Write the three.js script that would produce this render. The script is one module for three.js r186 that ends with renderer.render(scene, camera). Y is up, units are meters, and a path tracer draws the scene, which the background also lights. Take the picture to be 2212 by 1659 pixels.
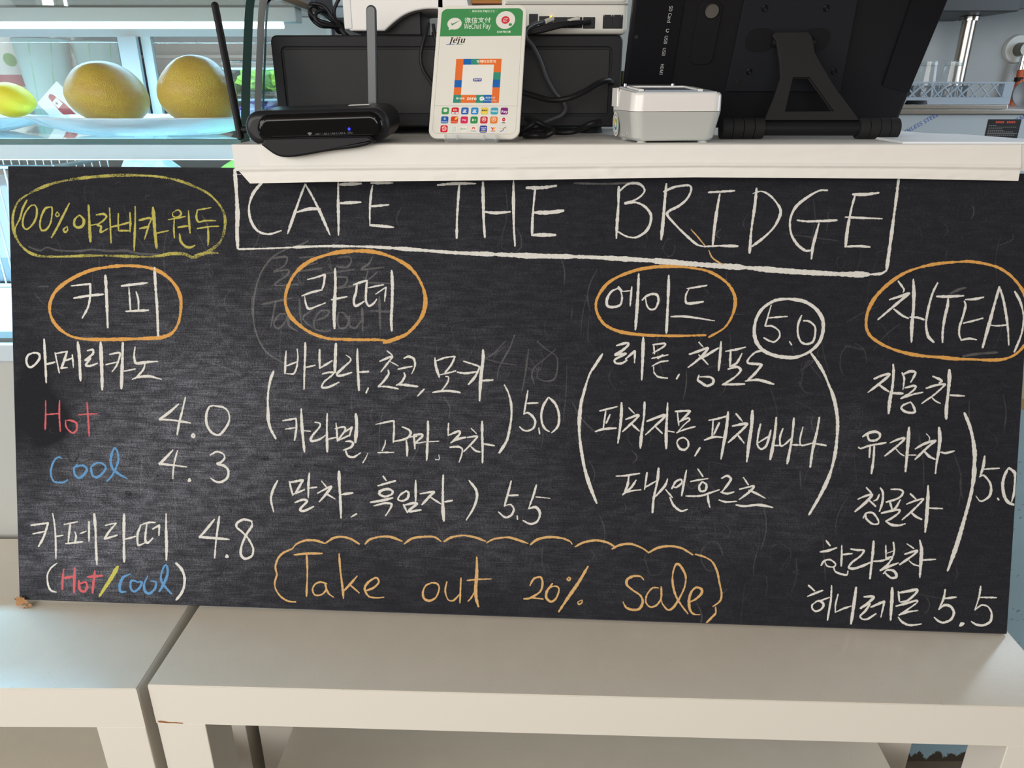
import * as THREE from 'three';
import { RoundedBoxGeometry } from 'three/addons/geometries/RoundedBoxGeometry.js';
import { mergeGeometries, mergeVertices } from 'three/addons/utils/BufferGeometryUtils.js';
import { RectAreaLightUniformsLib } from 'three/addons/lights/RectAreaLightUniformsLib.js';
import { FontLoader } from 'three/addons/loaders/FontLoader.js';
import { TextGeometry } from 'three/addons/geometries/TextGeometry.js';
import { createNoise2D, createNoise3D } from 'simplex-noise';

// ---------------------------------------------------------------- camera, light, exposure
const scene = new THREE.Scene();
scene.background = new THREE.Color(0.05, 0.055, 0.06);
const FOCAL = 1591, CX = 1106, CY = 829.5, PITCH = Math.atan(638.5 / FOCAL);
const camera = new THREE.PerspectiveCamera(2 * Math.atan(CY / FOCAL) * 180 / Math.PI, 2212 / 1659, 0.02, 30);
camera.position.set(0, 1, 0);
camera.rotation.x = -PITCH;
const renderer = new THREE.WebGLRenderer();
renderer.toneMapping = THREE.LinearToneMapping;
renderer.toneMappingExposure = 1.0;
renderer.shadowMap.enabled = true;
RectAreaLightUniformsLib.init();

function areaLight(name, color, intensity, w, h, pos, target) {
  const l = new THREE.RectAreaLight(color, intensity, w, h);
  l.name = name; l.position.set(...pos); l.lookAt(...target); scene.add(l);
  return l;
}
const DAY_FRONT = new THREE.Color(1.0, 0.97, 0.925), DAY_SIDE = new THREE.Color(0.72, 0.87, 1.0), LED = new THREE.Color(0.30, 0.68, 1.0);
areaLight('window_light_front', DAY_FRONT, 5.0, 3.0, 1.6, [-0.9, 1.6, 2.72], [-0.9, 1.6, 0]);
areaLight('window_light_left', DAY_FRONT, 4.6, 2.4, 1.6, [-2.5, 1.6, 1.3], [0, 1.6, 1.3]);
areaLight('window_light_kitchen', DAY_SIDE, 5.0, 1.5, 0.7, [1.75, 2.1, -2.68], [1.75, 2.1, 0]);
areaLight('added_light_right', DAY_SIDE, 4.2, 1.3, 1.3, [2.5, 1.55, -1.25], [0, 1.55, -1.25]);  // added light from the unseen right side, brightens the kitchen unit
areaLight('lamp_light', LED, 60, 1.3, 0.012, [-0.97, 1.0775, -1.16], [-0.97, 0, -1.16]);
areaLight('shelf_lamp_light', LED, 260, 1.3, 0.012, [-0.97, 0.9165, -0.945], [-0.97, 0, -0.99]);

// ---------------------------------------------------------------- helpers
let seed = 7;
const rnd = () => { seed = (seed + 0x6d2b79f5) | 0; let t = Math.imul(seed ^ (seed >>> 15), 1 | seed); t = (t + Math.imul(t ^ (t >>> 7), 61 | t)) ^ t; return ((t ^ (t >>> 14)) >>> 0) / 4294967296; };
const n2 = createNoise2D(rnd), n3 = createNoise3D(rnd);
const V = (x, y, z) => new THREE.Vector3(x, y, z);
const SIN = Math.sin(PITCH), COS = Math.cos(PITCH);
// direction of a photograph pixel, scaled to one metre of depth in front of the camera
function dir(u, v) { const yy = -(v - CY) / FOCAL, d = SIN * yy + COS; return V((u - CX) / FOCAL / d, (COS * yy - SIN) / d, -1); }
function atZ(u, v, z) { const d = dir(u, v); return V(d.x * -z, 1 + d.y * -z, z); }
function atY(u, v, y) { const d = dir(u, v), k = (y - 1) / d.y; return V(d.x * k, y, -k); }
function onPlane(u, v, o, n) { const d = dir(u, v), c = V(0, 1, 0), k = o.clone().sub(c).dot(n) / d.dot(n); return c.addScaledVector(d, k); }

const used = {};
function numbered(name) { const k = used[name] ?? 0; used[name] = k + 1; return k ? name + '_' + String(k).padStart(3, '0') : name; }
function shadows(m) { m.castShadow = true; m.receiveShadow = true; return m; }
function thing(name, label, category, pos = [0, 0, 0], turn = 0, group) {
  const o = new THREE.Group(); o.name = numbered(name); scene.add(o);
  o.position.set(...pos); o.rotation.y = turn; o.userData = { label, category };
  if (group) o.userData.group = group;
  return o;
}
function part(name, geo, mat, parent) {
  const m = shadows(new THREE.Mesh(Array.isArray(geo) ? merge(geo) : geo, mat)); m.name = name; parent.add(m); return m;
}
function single(name, geo, mat, label, category, group) {
  const m = part(numbered(name), geo, mat, scene); m.userData = { label, category }; if (group) m.userData.group = group; return m;
}
function struct(name, geo, mat) { const m = part(name, geo, mat, scene); m.userData = { kind: 'structure' }; return m; }
function merge(list) { return mergeGeometries(list.map((g) => { const q = g.index ? g.toNonIndexed() : g; for (const k of Object.keys(q.attributes)) if (!['position', 'normal', 'uv'].includes(k)) q.deleteAttribute(k); if (!q.attributes.normal) q.computeVertexNormals(); if (!q.attributes.uv) q.setAttribute('uv', new THREE.Float32BufferAttribute(new Float32Array(q.attributes.position.count * 2), 2)); return q; })); }
const box = (w, h, d, x = 0, y = 0, z = 0) => new THREE.BoxGeometry(w, h, d).translate(x, y, z);
const rbox = (w, h, d, r, x = 0, y = 0, z = 0, s = 3) => new RoundedBoxGeometry(w, h, d, s, r).translate(x, y, z);
const span = (x0, x1, y0, y1, z0, z1) => box(x1 - x0, y1 - y0, z1 - z0, (x0 + x1) / 2, (y0 + y1) / 2, (z0 + z1) / 2);
const rspan = (x0, x1, y0, y1, z0, z1, r) => rbox(x1 - x0, y1 - y0, z1 - z0, r, (x0 + x1) / 2, (y0 + y1) / 2, (z0 + z1) / 2);
const cyl = (r0, r1, h, x = 0, y = 0, z = 0, n = 24) => new THREE.CylinderGeometry(r0, r1, h, n).translate(x, y, z);
const tube = (pts, r, n = 40, k = 8) => new THREE.TubeGeometry(new THREE.CatmullRomCurve3(pts), n, r, k, false);
function rod(a, b, r, n = 12) { const d = b.clone().sub(a), g = new THREE.CylinderGeometry(r, r, d.length(), n); g.applyQuaternion(new THREE.Quaternion().setFromUnitVectors(V(0, 1, 0), d.clone().normalize())); return g.translate((a.x + b.x) / 2, (a.y + b.y) / 2, (a.z + b.z) / 2); }
function roundRect(w, h, r) {
  const s = new THREE.Shape(), x = -w / 2, y = -h / 2;
  s.moveTo(x + r, y); s.lineTo(x + w - r, y); s.absarc(x + w - r, y + r, r, -Math.PI / 2, 0); s.lineTo(x + w, y + h - r); s.absarc(x + w - r, y + h - r, r, 0, Math.PI / 2);
  s.lineTo(x + r, y + h); s.absarc(x + r, y + h - r, r, Math.PI / 2, Math.PI); s.lineTo(x, y + r); s.absarc(x + r, y + r, r, Math.PI, Math.PI * 1.5);
  return s;
}
const poly = (pts) => new THREE.Shape(pts.map(([x, y]) => new THREE.Vector2(x, y)));
const plate3 = (shape, depth, bevel = 0) => new THREE.ExtrudeGeometry(shape, { depth: depth - 2 * bevel, bevelEnabled: bevel > 0, bevelThickness: bevel, bevelSize: bevel, bevelOffset: -bevel, bevelSegments: 3, curveSegments: 16 }).translate(0, 0, bevel);
// stack of rounded rectangles [y, half width, half depth, corner radius, x shift, z shift, z slope of y]
function loft(rings, seg = 6, capTop = true, capBottom = true) {
  const pos = [], idx = [], n = 4 * (seg + 1);
  for (const [y, hw, hd, r, dx = 0, dz = 0, slope = 0] of rings) for (let c = 0; c < 4; c++) for (let k = 0; k <= seg; k++) {
    const a = (c + k / seg) * Math.PI / 2, sx = [1, -1, -1, 1][c], sz = [1, 1, -1, -1][c], z = sz * (hd - r) + Math.sin(a) * r;
    pos.push(dx + sx * (hw - r) + Math.cos(a) * r, y + slope * z, dz + z);
  }
  for (let i = 0; i + 1 < rings.length; i++) for (let k = 0; k < n; k++) { const a = i * n + k, b = i * n + (k + 1) % n; idx.push(a, a + n, b, b, a + n, b + n); }
  const cap = (o, up) => { for (let k = 1; k + 1 < n; k++) up ? idx.push(o, o + k + 1, o + k) : idx.push(o, o + k, o + k + 1); };
  if (capBottom) cap(0, false);
  if (capTop) cap((rings.length - 1) * n, true);
  const g = new THREE.BufferGeometry(); g.setAttribute('position', new THREE.Float32BufferAttribute(pos, 3)); g.setIndex(idx);
  const q = g.toNonIndexed(); q.computeVertexNormals();
  return crease(q, 0.6);
}
function crease(geo, angle) {   // smooth normals where faces meet at less than the angle
  const p = geo.attributes.position, fn = [], map = new Map(), key = (i) => Math.round(p.getX(i) * 2e4) + '_' + Math.round(p.getY(i) * 2e4) + '_' + Math.round(p.getZ(i) * 2e4);
  const a = V(), b = V(), c = V();
  for (let i = 0; i < p.count; i += 3) { a.fromBufferAttribute(p, i); b.fromBufferAttribute(p, i + 1); c.fromBufferAttribute(p, i + 2); const n = b.clone().sub(a).cross(c.clone().sub(a)); fn.push(n); for (let k = 0; k < 3; k++) { const s = key(i + k); if (!map.has(s)) map.set(s, []); map.get(s).push(i / 3); } }
  const out = new Float32Array(p.count * 3), lim = Math.cos(angle);
  for (let i = 0; i < p.count; i++) { const f = fn[Math.floor(i / 3)], fl = f.length() || 1, s = V(); for (const j of map.get(key(i))) { const g = fn[j], gl = g.length(); if (gl && f.dot(g) / (fl * gl) >= lim) s.add(g); } s.normalize(); out.set([s.x, s.y, s.z], i * 3); }
  geo.setAttribute('normal', new THREE.BufferAttribute(out, 3));
  return geo;
}
function grid(nu, nv, fn, wantUv = true) {
  const pos = [], uv = [], idx = [];
  for (let j = 0; j <= nv; j++) for (let i = 0; i <= nu; i++) { const p = fn(i / nu, j / nv); pos.push(p.x, p.y, p.z); uv.push(i / nu, j / nv); }
  for (let j = 0; j < nv; j++) for (let i = 0; i < nu; i++) { const a = j * (nu + 1) + i, b = a + nu + 1; idx.push(a, a + 1, b, b, a + 1, b + 1); }
  const g = new THREE.BufferGeometry(); g.setAttribute('position', new THREE.Float32BufferAttribute(pos, 3)); if (wantUv) g.setAttribute('uv', new THREE.Float32BufferAttribute(uv, 2)); g.setIndex(idx); g.computeVertexNormals();
  return g;
}
function canvasTex(w, h, draw) {
  const c = document.createElement('canvas'); c.width = w; c.height = h; draw(c.getContext('2d'), w, h);
  const t = new THREE.CanvasTexture(c); t.colorSpace = THREE.SRGBColorSpace; return t;
}
const ENC = new Uint8Array(4097); for (let i = 0; i <= 4096; i++) { const c = i / 4096; ENC[i] = Math.round(255 * (c <= 0.0031308 ? 12.92 * c : 1.055 * c ** (1 / 2.4) - 0.055)); }
const enc = (c) => ENC[Math.max(0, Math.min(4096, Math.round(c * 4096)))];
function dataTex(w, h, fn, srgb = true, repeat) {
  const d = new Uint8Array(w * h * 4);
  for (let y = 0; y < h; y++) for (let x = 0; x < w; x++) { const c = fn(x / w, y / h, x, y), o = (y * w + x) * 4; for (let k = 0; k < 3; k++) d[o + k] = srgb ? enc(c[k]) : Math.max(0, Math.min(255, c[k] * 255)); d[o + 3] = 255; }
  const t = new THREE.DataTexture(d, w, h); t.colorSpace = srgb ? THREE.SRGBColorSpace : THREE.NoColorSpace; t.magFilter = THREE.LinearFilter; t.minFilter = THREE.LinearFilter;
  if (repeat) { t.wrapS = t.wrapT = THREE.RepeatWrapping; t.repeat.set(repeat, repeat); }
  t.needsUpdate = true; return t;
}
// boxes get uv in metres, so that a texture of a given size keeps it
function metreUv(geo, size = 1) {
  const g = geo.index ? geo.toNonIndexed() : geo, p = g.attributes.position, n = g.attributes.normal, uv = new Float32Array(p.count * 2);
  for (let i = 0; i < p.count; i++) { const ax = Math.abs(n.getX(i)), ay = Math.abs(n.getY(i)), az = Math.abs(n.getZ(i)); const [s, t] = ay >= ax && ay >= az ? [p.getX(i), p.getZ(i)] : ax > az ? [p.getZ(i), p.getY(i)] : [p.getX(i), p.getY(i)]; uv[2 * i] = s / size; uv[2 * i + 1] = t / size; }
  g.setAttribute('uv', new THREE.BufferAttribute(uv, 2)); return g;
}
const std = (r, g, b, rough = 0.6, more = {}) => new THREE.MeshStandardMaterial({ color: new THREE.Color(r, g, b), roughness: rough, ...more });
const phys = (r, g, b, rough, more = {}) => new THREE.MeshPhysicalMaterial({ color: new THREE.Color(r, g, b), roughness: rough, ...more });
const fbm = (x, y, o = 4) => { let s = 0, a = 0.5; for (let i = 0; i < o; i++, a /= 2, x *= 2.03, y *= 2.03) s += a * n2(x, y); return s; };
const hash = (x, y) => { let h = Math.imul(x, 374761393) + Math.imul(y, 668265263) | 0; h = Math.imul(h ^ (h >>> 13), 1274126177); return ((h ^ (h >>> 16)) >>> 0) / 4294967296; };

// ---------------------------------------------------------------- materials
// laminate with dust specks; shade on the tops put in as a browner tint
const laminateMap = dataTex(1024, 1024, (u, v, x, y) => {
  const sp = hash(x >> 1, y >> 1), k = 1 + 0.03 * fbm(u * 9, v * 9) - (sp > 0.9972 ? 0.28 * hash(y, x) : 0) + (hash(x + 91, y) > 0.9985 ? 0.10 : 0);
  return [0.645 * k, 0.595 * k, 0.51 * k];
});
laminateMap.wrapS = laminateMap.wrapT = THREE.RepeatWrapping;
const laminateBump = dataTex(512, 512, (u, v, x, y) => { const k = 0.5 + 0.25 * n2(u * 140, v * 140) + 0.2 * n2(u * 300, v * 300); return [k, k, k]; }, false);
laminateBump.wrapS = laminateBump.wrapT = THREE.RepeatWrapping;
const M = {
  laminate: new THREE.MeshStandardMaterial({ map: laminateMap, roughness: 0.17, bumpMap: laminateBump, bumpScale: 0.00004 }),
  edge: std(0.74, 0.71, 0.645, 0.45),
  chip: std(0.30, 0.14, 0.05, 0.9),
  white: std(0.78, 0.78, 0.76, 0.5),
  frame: std(0.80, 0.83, 0.85, 0.35),
  caseFrame: std(0.50, 0.585, 0.64, 0.4),  // frame metal with the blue LED glow put into its colour
  black: phys(0.010, 0.010, 0.012, 0.42, { specularIntensity: 0.35 }),
  blackMatt: phys(0.015, 0.015, 0.017, 0.6, { specularIntensity: 0.4 }),
  blackGloss: phys(0.004, 0.004, 0.005, 0.06, { specularIntensity: 0.55 }),
  rubber: phys(0.014, 0.014, 0.015, 0.7, { specularIntensity: 0.4 }),
  cable: phys(0.008, 0.008, 0.010, 0.45, { specularIntensity: 0.5 }),
  cableGrey: std(0.05, 0.055, 0.065, 0.4),
  steel: std(0.62, 0.61, 0.59, 0.28, { metalness: 1 }),
  chrome: std(0.75, 0.75, 0.75, 0.12, { metalness: 1 }),
  glassEdge: phys(0.012, 0.035, 0.034, 0.15),
  pane: phys(0.95, 0.985, 0.975, 0.02, { transmission: 1, thickness: 0, ior: 1.5 }),
  shelfPane: phys(0.82, 0.95, 0.94, 0.03, { transmission: 1, thickness: 0, ior: 1.5 }),
  clear: phys(0.97, 0.97, 0.97, 0.06, { transmission: 1, thickness: 0, ior: 1.45 }),
  print: std(0.75, 0.75, 0.75, 0.6),
};

// ---------------------------------------------------------------- the room
const RX = 2.6, RZ0 = -2.75, RZ1 = 2.85, RY = 2.5;
const plaster = dataTex(512, 512, (u, v) => { const k = 1 + 0.06 * fbm(u * 6, v * 6); return [0.40 * k, 0.43 * k, 0.445 * k]; }); plaster.wrapS = plaster.wrapT = THREE.RepeatWrapping;
const concrete = dataTex(512, 512, (u, v, x, y) => { const k = 1 + 0.35 * fbm(u * 7, v * 7) + 0.12 * (hash(x, y) - 0.5); return [0.20 * k, 0.155 * k, 0.115 * k]; }); concrete.wrapS = concrete.wrapT = THREE.RepeatWrapping;
const roomMat = std(0.28, 0.235, 0.185, 0.9);
const wallMat = new THREE.MeshStandardMaterial({ map: plaster, roughness: 0.85 });
struct('floor', metreUv(span(-RX - 0.15, RX + 0.15, -0.1, 0, RZ0 - 0.15, RZ1 + 0.15)), new THREE.MeshStandardMaterial({ map: concrete, roughness: 0.9 }));
struct('ceiling', span(-RX - 0.15, RX + 0.15, RY, RY + 0.1, RZ0 - 0.15, RZ1 + 0.15), std(0.22, 0.165, 0.115, 0.9));
struct('wall_back', [[-RX - 0.15, 1.0, 0, RY], [2.5, RX + 0.15, 0, RY], [1.0, 2.5, 0, 1.75], [1.0, 2.5, 2.45, RY]].map(([x0, x1, y0, y1]) => metreUv(span(x0, x1, y0, y1, RZ0 - 0.12, RZ0))), wallMat);
struct('wall_left', [[RZ0, 0.1, 0, RY], [2.5, RZ1, 0, RY], [0.1, 2.5, 0, 0.8], [0.1, 2.5, 2.4, RY]].map(([z0, z1, y0, y1]) => metreUv(span(-RX - 0.12, -RX, y0, y1, z0, z1))), roomMat);
struct('wall_right', [[RZ0, -1.95, 0, RY], [-0.55, RZ1, 0, RY], [-1.95, -0.55, 0, 0.85], [-1.95, -0.55, 2.25, RY]].map(([z0, z1, y0, y1]) => metreUv(span(RX, RX + 0.12, y0, y1, z0, z1))), roomMat);
struct('wall_front', [[-RX, -2.45, 0, RY], [0.65, RX, 0, RY], [-2.45, 0.65, 0, 0.8], [-2.45, 0.65, 2.4, RY]].map(([x0, x1, y0, y1]) => metreUv(span(x0, x1, y0, y1, RZ1, RZ1 + 0.12))), roomMat);
const glow = (c, k) => new THREE.MeshStandardMaterial({ color: 0x000000, emissive: c, emissiveIntensity: k });
{
  const w1 = struct('window_1', [span(-2.45, -2.39, 0.8, 2.4, RZ1, RZ1 + 0.08), span(0.59, 0.65, 0.8, 2.4, RZ1, RZ1 + 0.08), span(-2.39, 0.59, 0.8, 0.85, RZ1, RZ1 + 0.08), span(-2.39, 0.59, 2.35, 2.4, RZ1, RZ1 + 0.08), span(-0.92, -0.88, 0.85, 2.35, RZ1, RZ1 + 0.08)], M.frame);
  part('window_pane', span(-2.39, 0.59, 0.85, 2.35, RZ1 + 0.05, RZ1 + 0.06), glow(DAY_FRONT, 1.2), w1);
  const w2 = struct('window_2', [span(1.0, 1.05, 1.75, 2.45, RZ0 - 0.08, RZ0), span(2.45, 2.5, 1.75, 2.45, RZ0 - 0.08, RZ0), span(1.05, 2.45, 1.75, 1.8, RZ0 - 0.08, RZ0), span(1.05, 2.45, 2.4, 2.45, RZ0 - 0.08, RZ0)], M.frame);
  part('window_pane', span(1.05, 2.45, 1.8, 2.4, RZ0 - 0.06, RZ0 - 0.05), glow(DAY_SIDE, 1.2), w2);
  const w3 = struct('window_3', [span(-RX - 0.08, -RX, 0.8, 2.4, 0.1, 0.15), span(-RX - 0.08, -RX, 0.8, 2.4, 2.45, 2.5), span(-RX - 0.08, -RX, 0.8, 0.85, 0.15, 2.45), span(-RX - 0.08, -RX, 2.35, 2.4, 0.15, 2.45)], M.frame);
  part('window_pane', span(-RX - 0.06, -RX - 0.05, 0.85, 2.35, 0.15, 2.45), glow(DAY_FRONT, 1.2), w3);
  const w4 = struct('added_window_4', [span(RX, RX + 0.08, 0.85, 2.25, -1.95, -1.9), span(RX, RX + 0.08, 0.85, 2.25, -0.6, -0.55), span(RX, RX + 0.08, 0.85, 0.9, -1.9, -0.6), span(RX, RX + 0.08, 2.2, 2.25, -1.9, -0.6)], M.frame);  // unseen window added to go with the extra kitchen light
  part('window_pane', span(RX + 0.05, RX + 0.06, 0.9, 2.2, -1.9, -0.6), glow(DAY_SIDE, 1.2), w4);
}

// ---------------------------------------------------------------- benches
function bench(label, fl, fr, chipped) {
  const d = fr.clone().sub(fl), yaw = -Math.atan2(d.z, d.x), W = 0.9, D = 0.26, T = 0.45;
  const c = fl.clone().add(fr).multiplyScalar(0.5).add(V(-Math.sin(yaw), 0, -Math.cos(yaw)).multiplyScalar(D / 2));
  const b = thing('bench', label, 'bench', [c.x, 0, c.z], yaw, 'low benches under the menu board');
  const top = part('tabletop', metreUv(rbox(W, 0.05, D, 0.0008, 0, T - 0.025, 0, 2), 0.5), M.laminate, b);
  part('edge_band', [box(W + 0.0006, 0.0492, 0.0006, 0, T - 0.0254, D / 2), box(0.0006, 0.0492, D, W / 2, T - 0.0254, 0), box(0.0006, 0.0492, D, -W / 2, T - 0.0254, 0)], M.edge, top);
  if (chipped) part('edge_chip', plate3(poly([[0, 0], [0.008, -0.0006], [0.016, -0.0003], [0.024, -0.0008], [0.0245, 0.0], [0.017, 0.0007], [0.011, 0.0005], [0.006, 0.0018], [0.001, 0.0022], [-0.0015, 0.0016]]), 0.0008).translate(-W / 2 + 0.003, 0.4012, D / 2), M.chip, top);
  for (const sx of [-1, 1]) for (const sz of [-1, 1]) part('leg', metreUv(rbox(0.05, 0.4, 0.05, 0.001, sx * (W / 2 - 0.025), 0.2, sz * (D / 2 - 0.025), 2), 0.5), M.edge, b);
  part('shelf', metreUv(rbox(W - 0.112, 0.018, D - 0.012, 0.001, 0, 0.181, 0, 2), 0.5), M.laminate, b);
  return b;
}
bench('white laminate bench with a torn brown chip in its front edge', atY(316, 1479, 0.45), atY(2324, 1530, 0.45), true);
{ const r = atY(294, 1488, 0.45); bench('white laminate bench in front of the lit display case', r.clone().add(V(-0.9, 0, -0.004)), r, false); }

// ---------------------------------------------------------------- counter with blue front
const CT = 0.947, PZ = -0.785;      // counter top height and its front edge
{
  const paint = dataTex(1024, 512, (u, v, x, y) => {
    const dirt = fbm(u * 16, v * 8) + 0.5 * fbm(u * 60, v * 30), low = v < 0.022 + 0.016 * n2(u * 70, 3) + 0.006 * n2(u * 300, 8) ? 1 : 0, spot = n2(u * 150, v * 60) > 0.83 && n2(u * 12, v * 9) > 0.1 ? 0.6 : 0;
    const g = Math.max(0, Math.min(1, low + spot)), k = 1 + 0.05 * dirt;
    return [0.27 * k * (1 - g) + 0.055 * g, 0.42 * k * (1 - g) + 0.045 * g, 0.52 * k * (1 - g) + 0.035 * g];
  });
  const c = thing('counter', 'service counter with a pale blue painted front behind the blackboard', 'counter');
  const f = part('painted_front', span(-0.285, 1.5, 0, 0.618, -0.99, -0.87), new THREE.MeshStandardMaterial({ map: paint, roughness: 0.6 }), c);
  part('ledge', rspan(-0.285, 1.5, 0.6185, 0.634, -1.0, -0.862, 0.002), std(0.34, 0.27, 0.13, 0.6), c);
  part('cabinet_body', span(-0.285, 0.5, 0.6345, 0.9205, -1.44, -0.9), std(0.55, 0.53, 0.48, 0.6), c);
  const s = poly([[-0.285, -PZ], [0.566, -PZ], [0.512, 1.10], [0.512, 1.45], [-0.285, 1.45]]);
  part('worktop', new THREE.ExtrudeGeometry(s, { depth: CT - 0.9212, bevelEnabled: false }).rotateX(-Math.PI / 2).scale(1, 1, 1).translate(0, 0.9212, 0), metreTop(), c);
}
function metreTop() { return std(0.70, 0.69, 0.67, 0.5); }
// white sheet on the right end of the worktop
{
  const s = poly([[0.40, 0.792], [0.5655, 0.789], [0.535, 0.93], [0.42, 0.99]]);
  single('paper_pad', new THREE.ExtrudeGeometry(s, { depth: 0.0022, bevelEnabled: false }).rotateX(-Math.PI / 2).translate(0, CT + 0.0002, 0), std(0.72, 0.76, 0.8, 0.7), 'thin stack of white sheets on the worktop end beside the steel sink', 'paper');
}
// paper draped over the counter edge, hanging in front of the blackboard
{
  const left = (t) => (t < 0 ? 558 : t < 0.55 ? 558 + 8 * t : t < 0.57 ? 562 - (t - 0.55) / 0.02 * 54 : 508 + (t - 0.57) / 0.43 * 32), right = (t) => (t < 0.55 ? 2206 : 2206 - (t - 0.55) * 14);
  const low = [[508, 397], [700, 393], [1100, 389], [1500, 383], [1950, 386], [2212, 391]];
  const bottom = (u) => { for (let i = 0; i + 1 < low.length; i++) if (u <= low[i + 1][0]) { const [a, b] = [low[i], low[i + 1]]; return b[1] + (a[1] - b[1]) * (b[0] - u) / (b[0] - a[0]); } return 391; };
  const g = grid(220, 44, (s, r) => {
    const t = r < 0.14 ? (r / 0.14) - 1 : (r - 0.14) / 0.86, u = left(t) + (right(t) - left(t)) * s;
    if (t < 0) { const p = atZ(u, 311, PZ + 0.0012); return V(p.x, CT + 0.0006, PZ + t * 0.02); }
    const v = 311.5 + (bottom(u) - 311.5) * t, w = 0.0004 * fbm(s * 18, t * 2.2) + (t > 0.62 ? 0.0022 * (t - 0.62) * fbm(s * 40 + 7, t * 3) : 0);
    const crest = t > 0.66 ? 0.0011 * Math.exp(-(((s - 0.345) * 90) ** 2)) + 0.0008 * Math.exp(-(((s - 0.47) * 120) ** 2)) : 0;
    return atZ(u, v, PZ + 0.0014 + (t > 0.55 && t < 0.7 ? 0.0022 * Math.sin((t - 0.55) / 0.15 * Math.PI) : 0) + (t > 0.7 ? 0.004 * (t - 0.7) : 0) + w + crest);
  });
  single('paper_sheet', g, std(0.76, 0.745, 0.70, 0.8, { side: THREE.DoubleSide }), 'long white paper strip folded over the counter edge above the blackboard', 'paper');
}

// ---------------------------------------------------------------- blackboard
const BW = 1.104, BH = 0.4907, BT = 0.006;
const BX = V(0.9987, -0.0022, 0.05).normalize(), BUP = V(0, 0, 0), BN = V(0, 0, 0);
{ const back = V(0.05, 0, -0.9987); BUP.set(0, 0.9504, 0).addScaledVector(back, 0.311).normalize(); BN.crossVectors(BX, BUP).normalize(); BUP.crossVectors(BN, BX).normalize(); }
const BO = V(-0.5669, 0.4543, -0.6936);
function boardUv(u, v) { const p = onPlane(u, v, BO, BN).sub(BO); return [p.dot(BX) / BW, p.dot(BUP) / BH]; }

const TW = 3200, TH = 1424;
const cover = new Float32Array(TW * TH), kind = new Uint8Array(TW * TH), faint = new Float32Array(TW * TH);
const CHALK = [[0.66, 0.65, 0.61], [0.44, 0.40, 0.095], [0.62, 0.32, 0.085], [0.56, 0.115, 0.13], [0.11, 0.28, 0.52], [0.50, 0.47, 0.10], [0.60, 0.375, 0.155]];
const [WHITE, YELLOW, ORANGE, PINK, BLUE, LEMON, AMBER] = [0, 1, 2, 3, 4, 5, 6];
function line(pts, width, color, press) {       // pts in texture pixels
  const path = [];
  const n = pts.length;
  for (let i = 0; i + 1 < n; i++) {
    const p0 = pts[Math.max(0, i - 1)], p1 = pts[i], p2 = pts[i + 1], p3 = pts[Math.min(n - 1, i + 2)], len = Math.hypot(p2[0] - p1[0], p2[1] - p1[1]), steps = Math.max(1, Math.ceil(len / 2.5));
    for (let k = 0; k < steps; k++) { const t = k / steps, t2 = t * t, t3 = t2 * t; path.push([0, 1].map((c) => 0.5 * (2 * p1[c] + (p2[c] - p0[c]) * t * 0.9 + (2 * p0[c] - 5 * p1[c] + 4 * p2[c] - p3[c]) * t2 * 0.9 + (3 * p1[c] - p0[c] - 3 * p2[c] + p3[c]) * t3 * 0.9 + (t * 0.1 * 2) * (p2[c] - p1[c])))); }
  }
  path.push(pts[n - 1]);
  const id = pts[0][0] * 0.37 + pts[0][1];
  for (let i = 0; i < path.length; i++) {
    const [x, y] = path[i], end = Math.min(i, path.length - 1 - i) / 9, w = width * (0.5 + 0.16 * n2(i * 0.02, id) + 0.08 * n2(i * 0.15, id + 9)) * Math.min(1, 0.62 + 0.38 * end), p = press * (1 + 0.22 * n2(i * 0.03, id + 31));
    const R = Math.ceil(w + 2), x0 = Math.round(x), y0 = Math.round(y);
    for (let dy = -R; dy <= R; dy++) for (let dx = -R; dx <= R; dx++) {
      const px = x0 + dx, py = y0 + dy; if (px < 0 || py < 0 || px >= TW || py >= TH) continue;
      const d = Math.hypot(px - x, py - y), c = Math.max(0, Math.min(1, (w + 0.9 - d) / 1.9)) * p; if (c <= 0) continue;
      const o = py * TW + px;
      if (press < 0.6) faint[o] = Math.max(faint[o], c); else if (c >= cover[o] - 0.05) { cover[o] = Math.max(cover[o], c); kind[o] = color; }
    }
  }
}
// strokes are written in the pixels of enlarged views of the photograph: origin x, y and scale
function write(ox, oy, scale, color, width, text, press = 1) {
  for (const s of text.split(';')) {
    const q = s.trim().split(':'), w = q.length > 1 ? +q[0] : width, a = q[q.length - 1].split(',').map(Number), pts = [];
    for (let i = 0; i + 1 < a.length; i += 2) { const [bu, bv] = boardUv(ox + a[i] / scale, oy + a[i + 1] / scale); pts.push([bu * TW, (1 - bv) * TH]); }
    if (pts.length > 1) line(pts, w * 1.47, color, press);
  }
}
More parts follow.
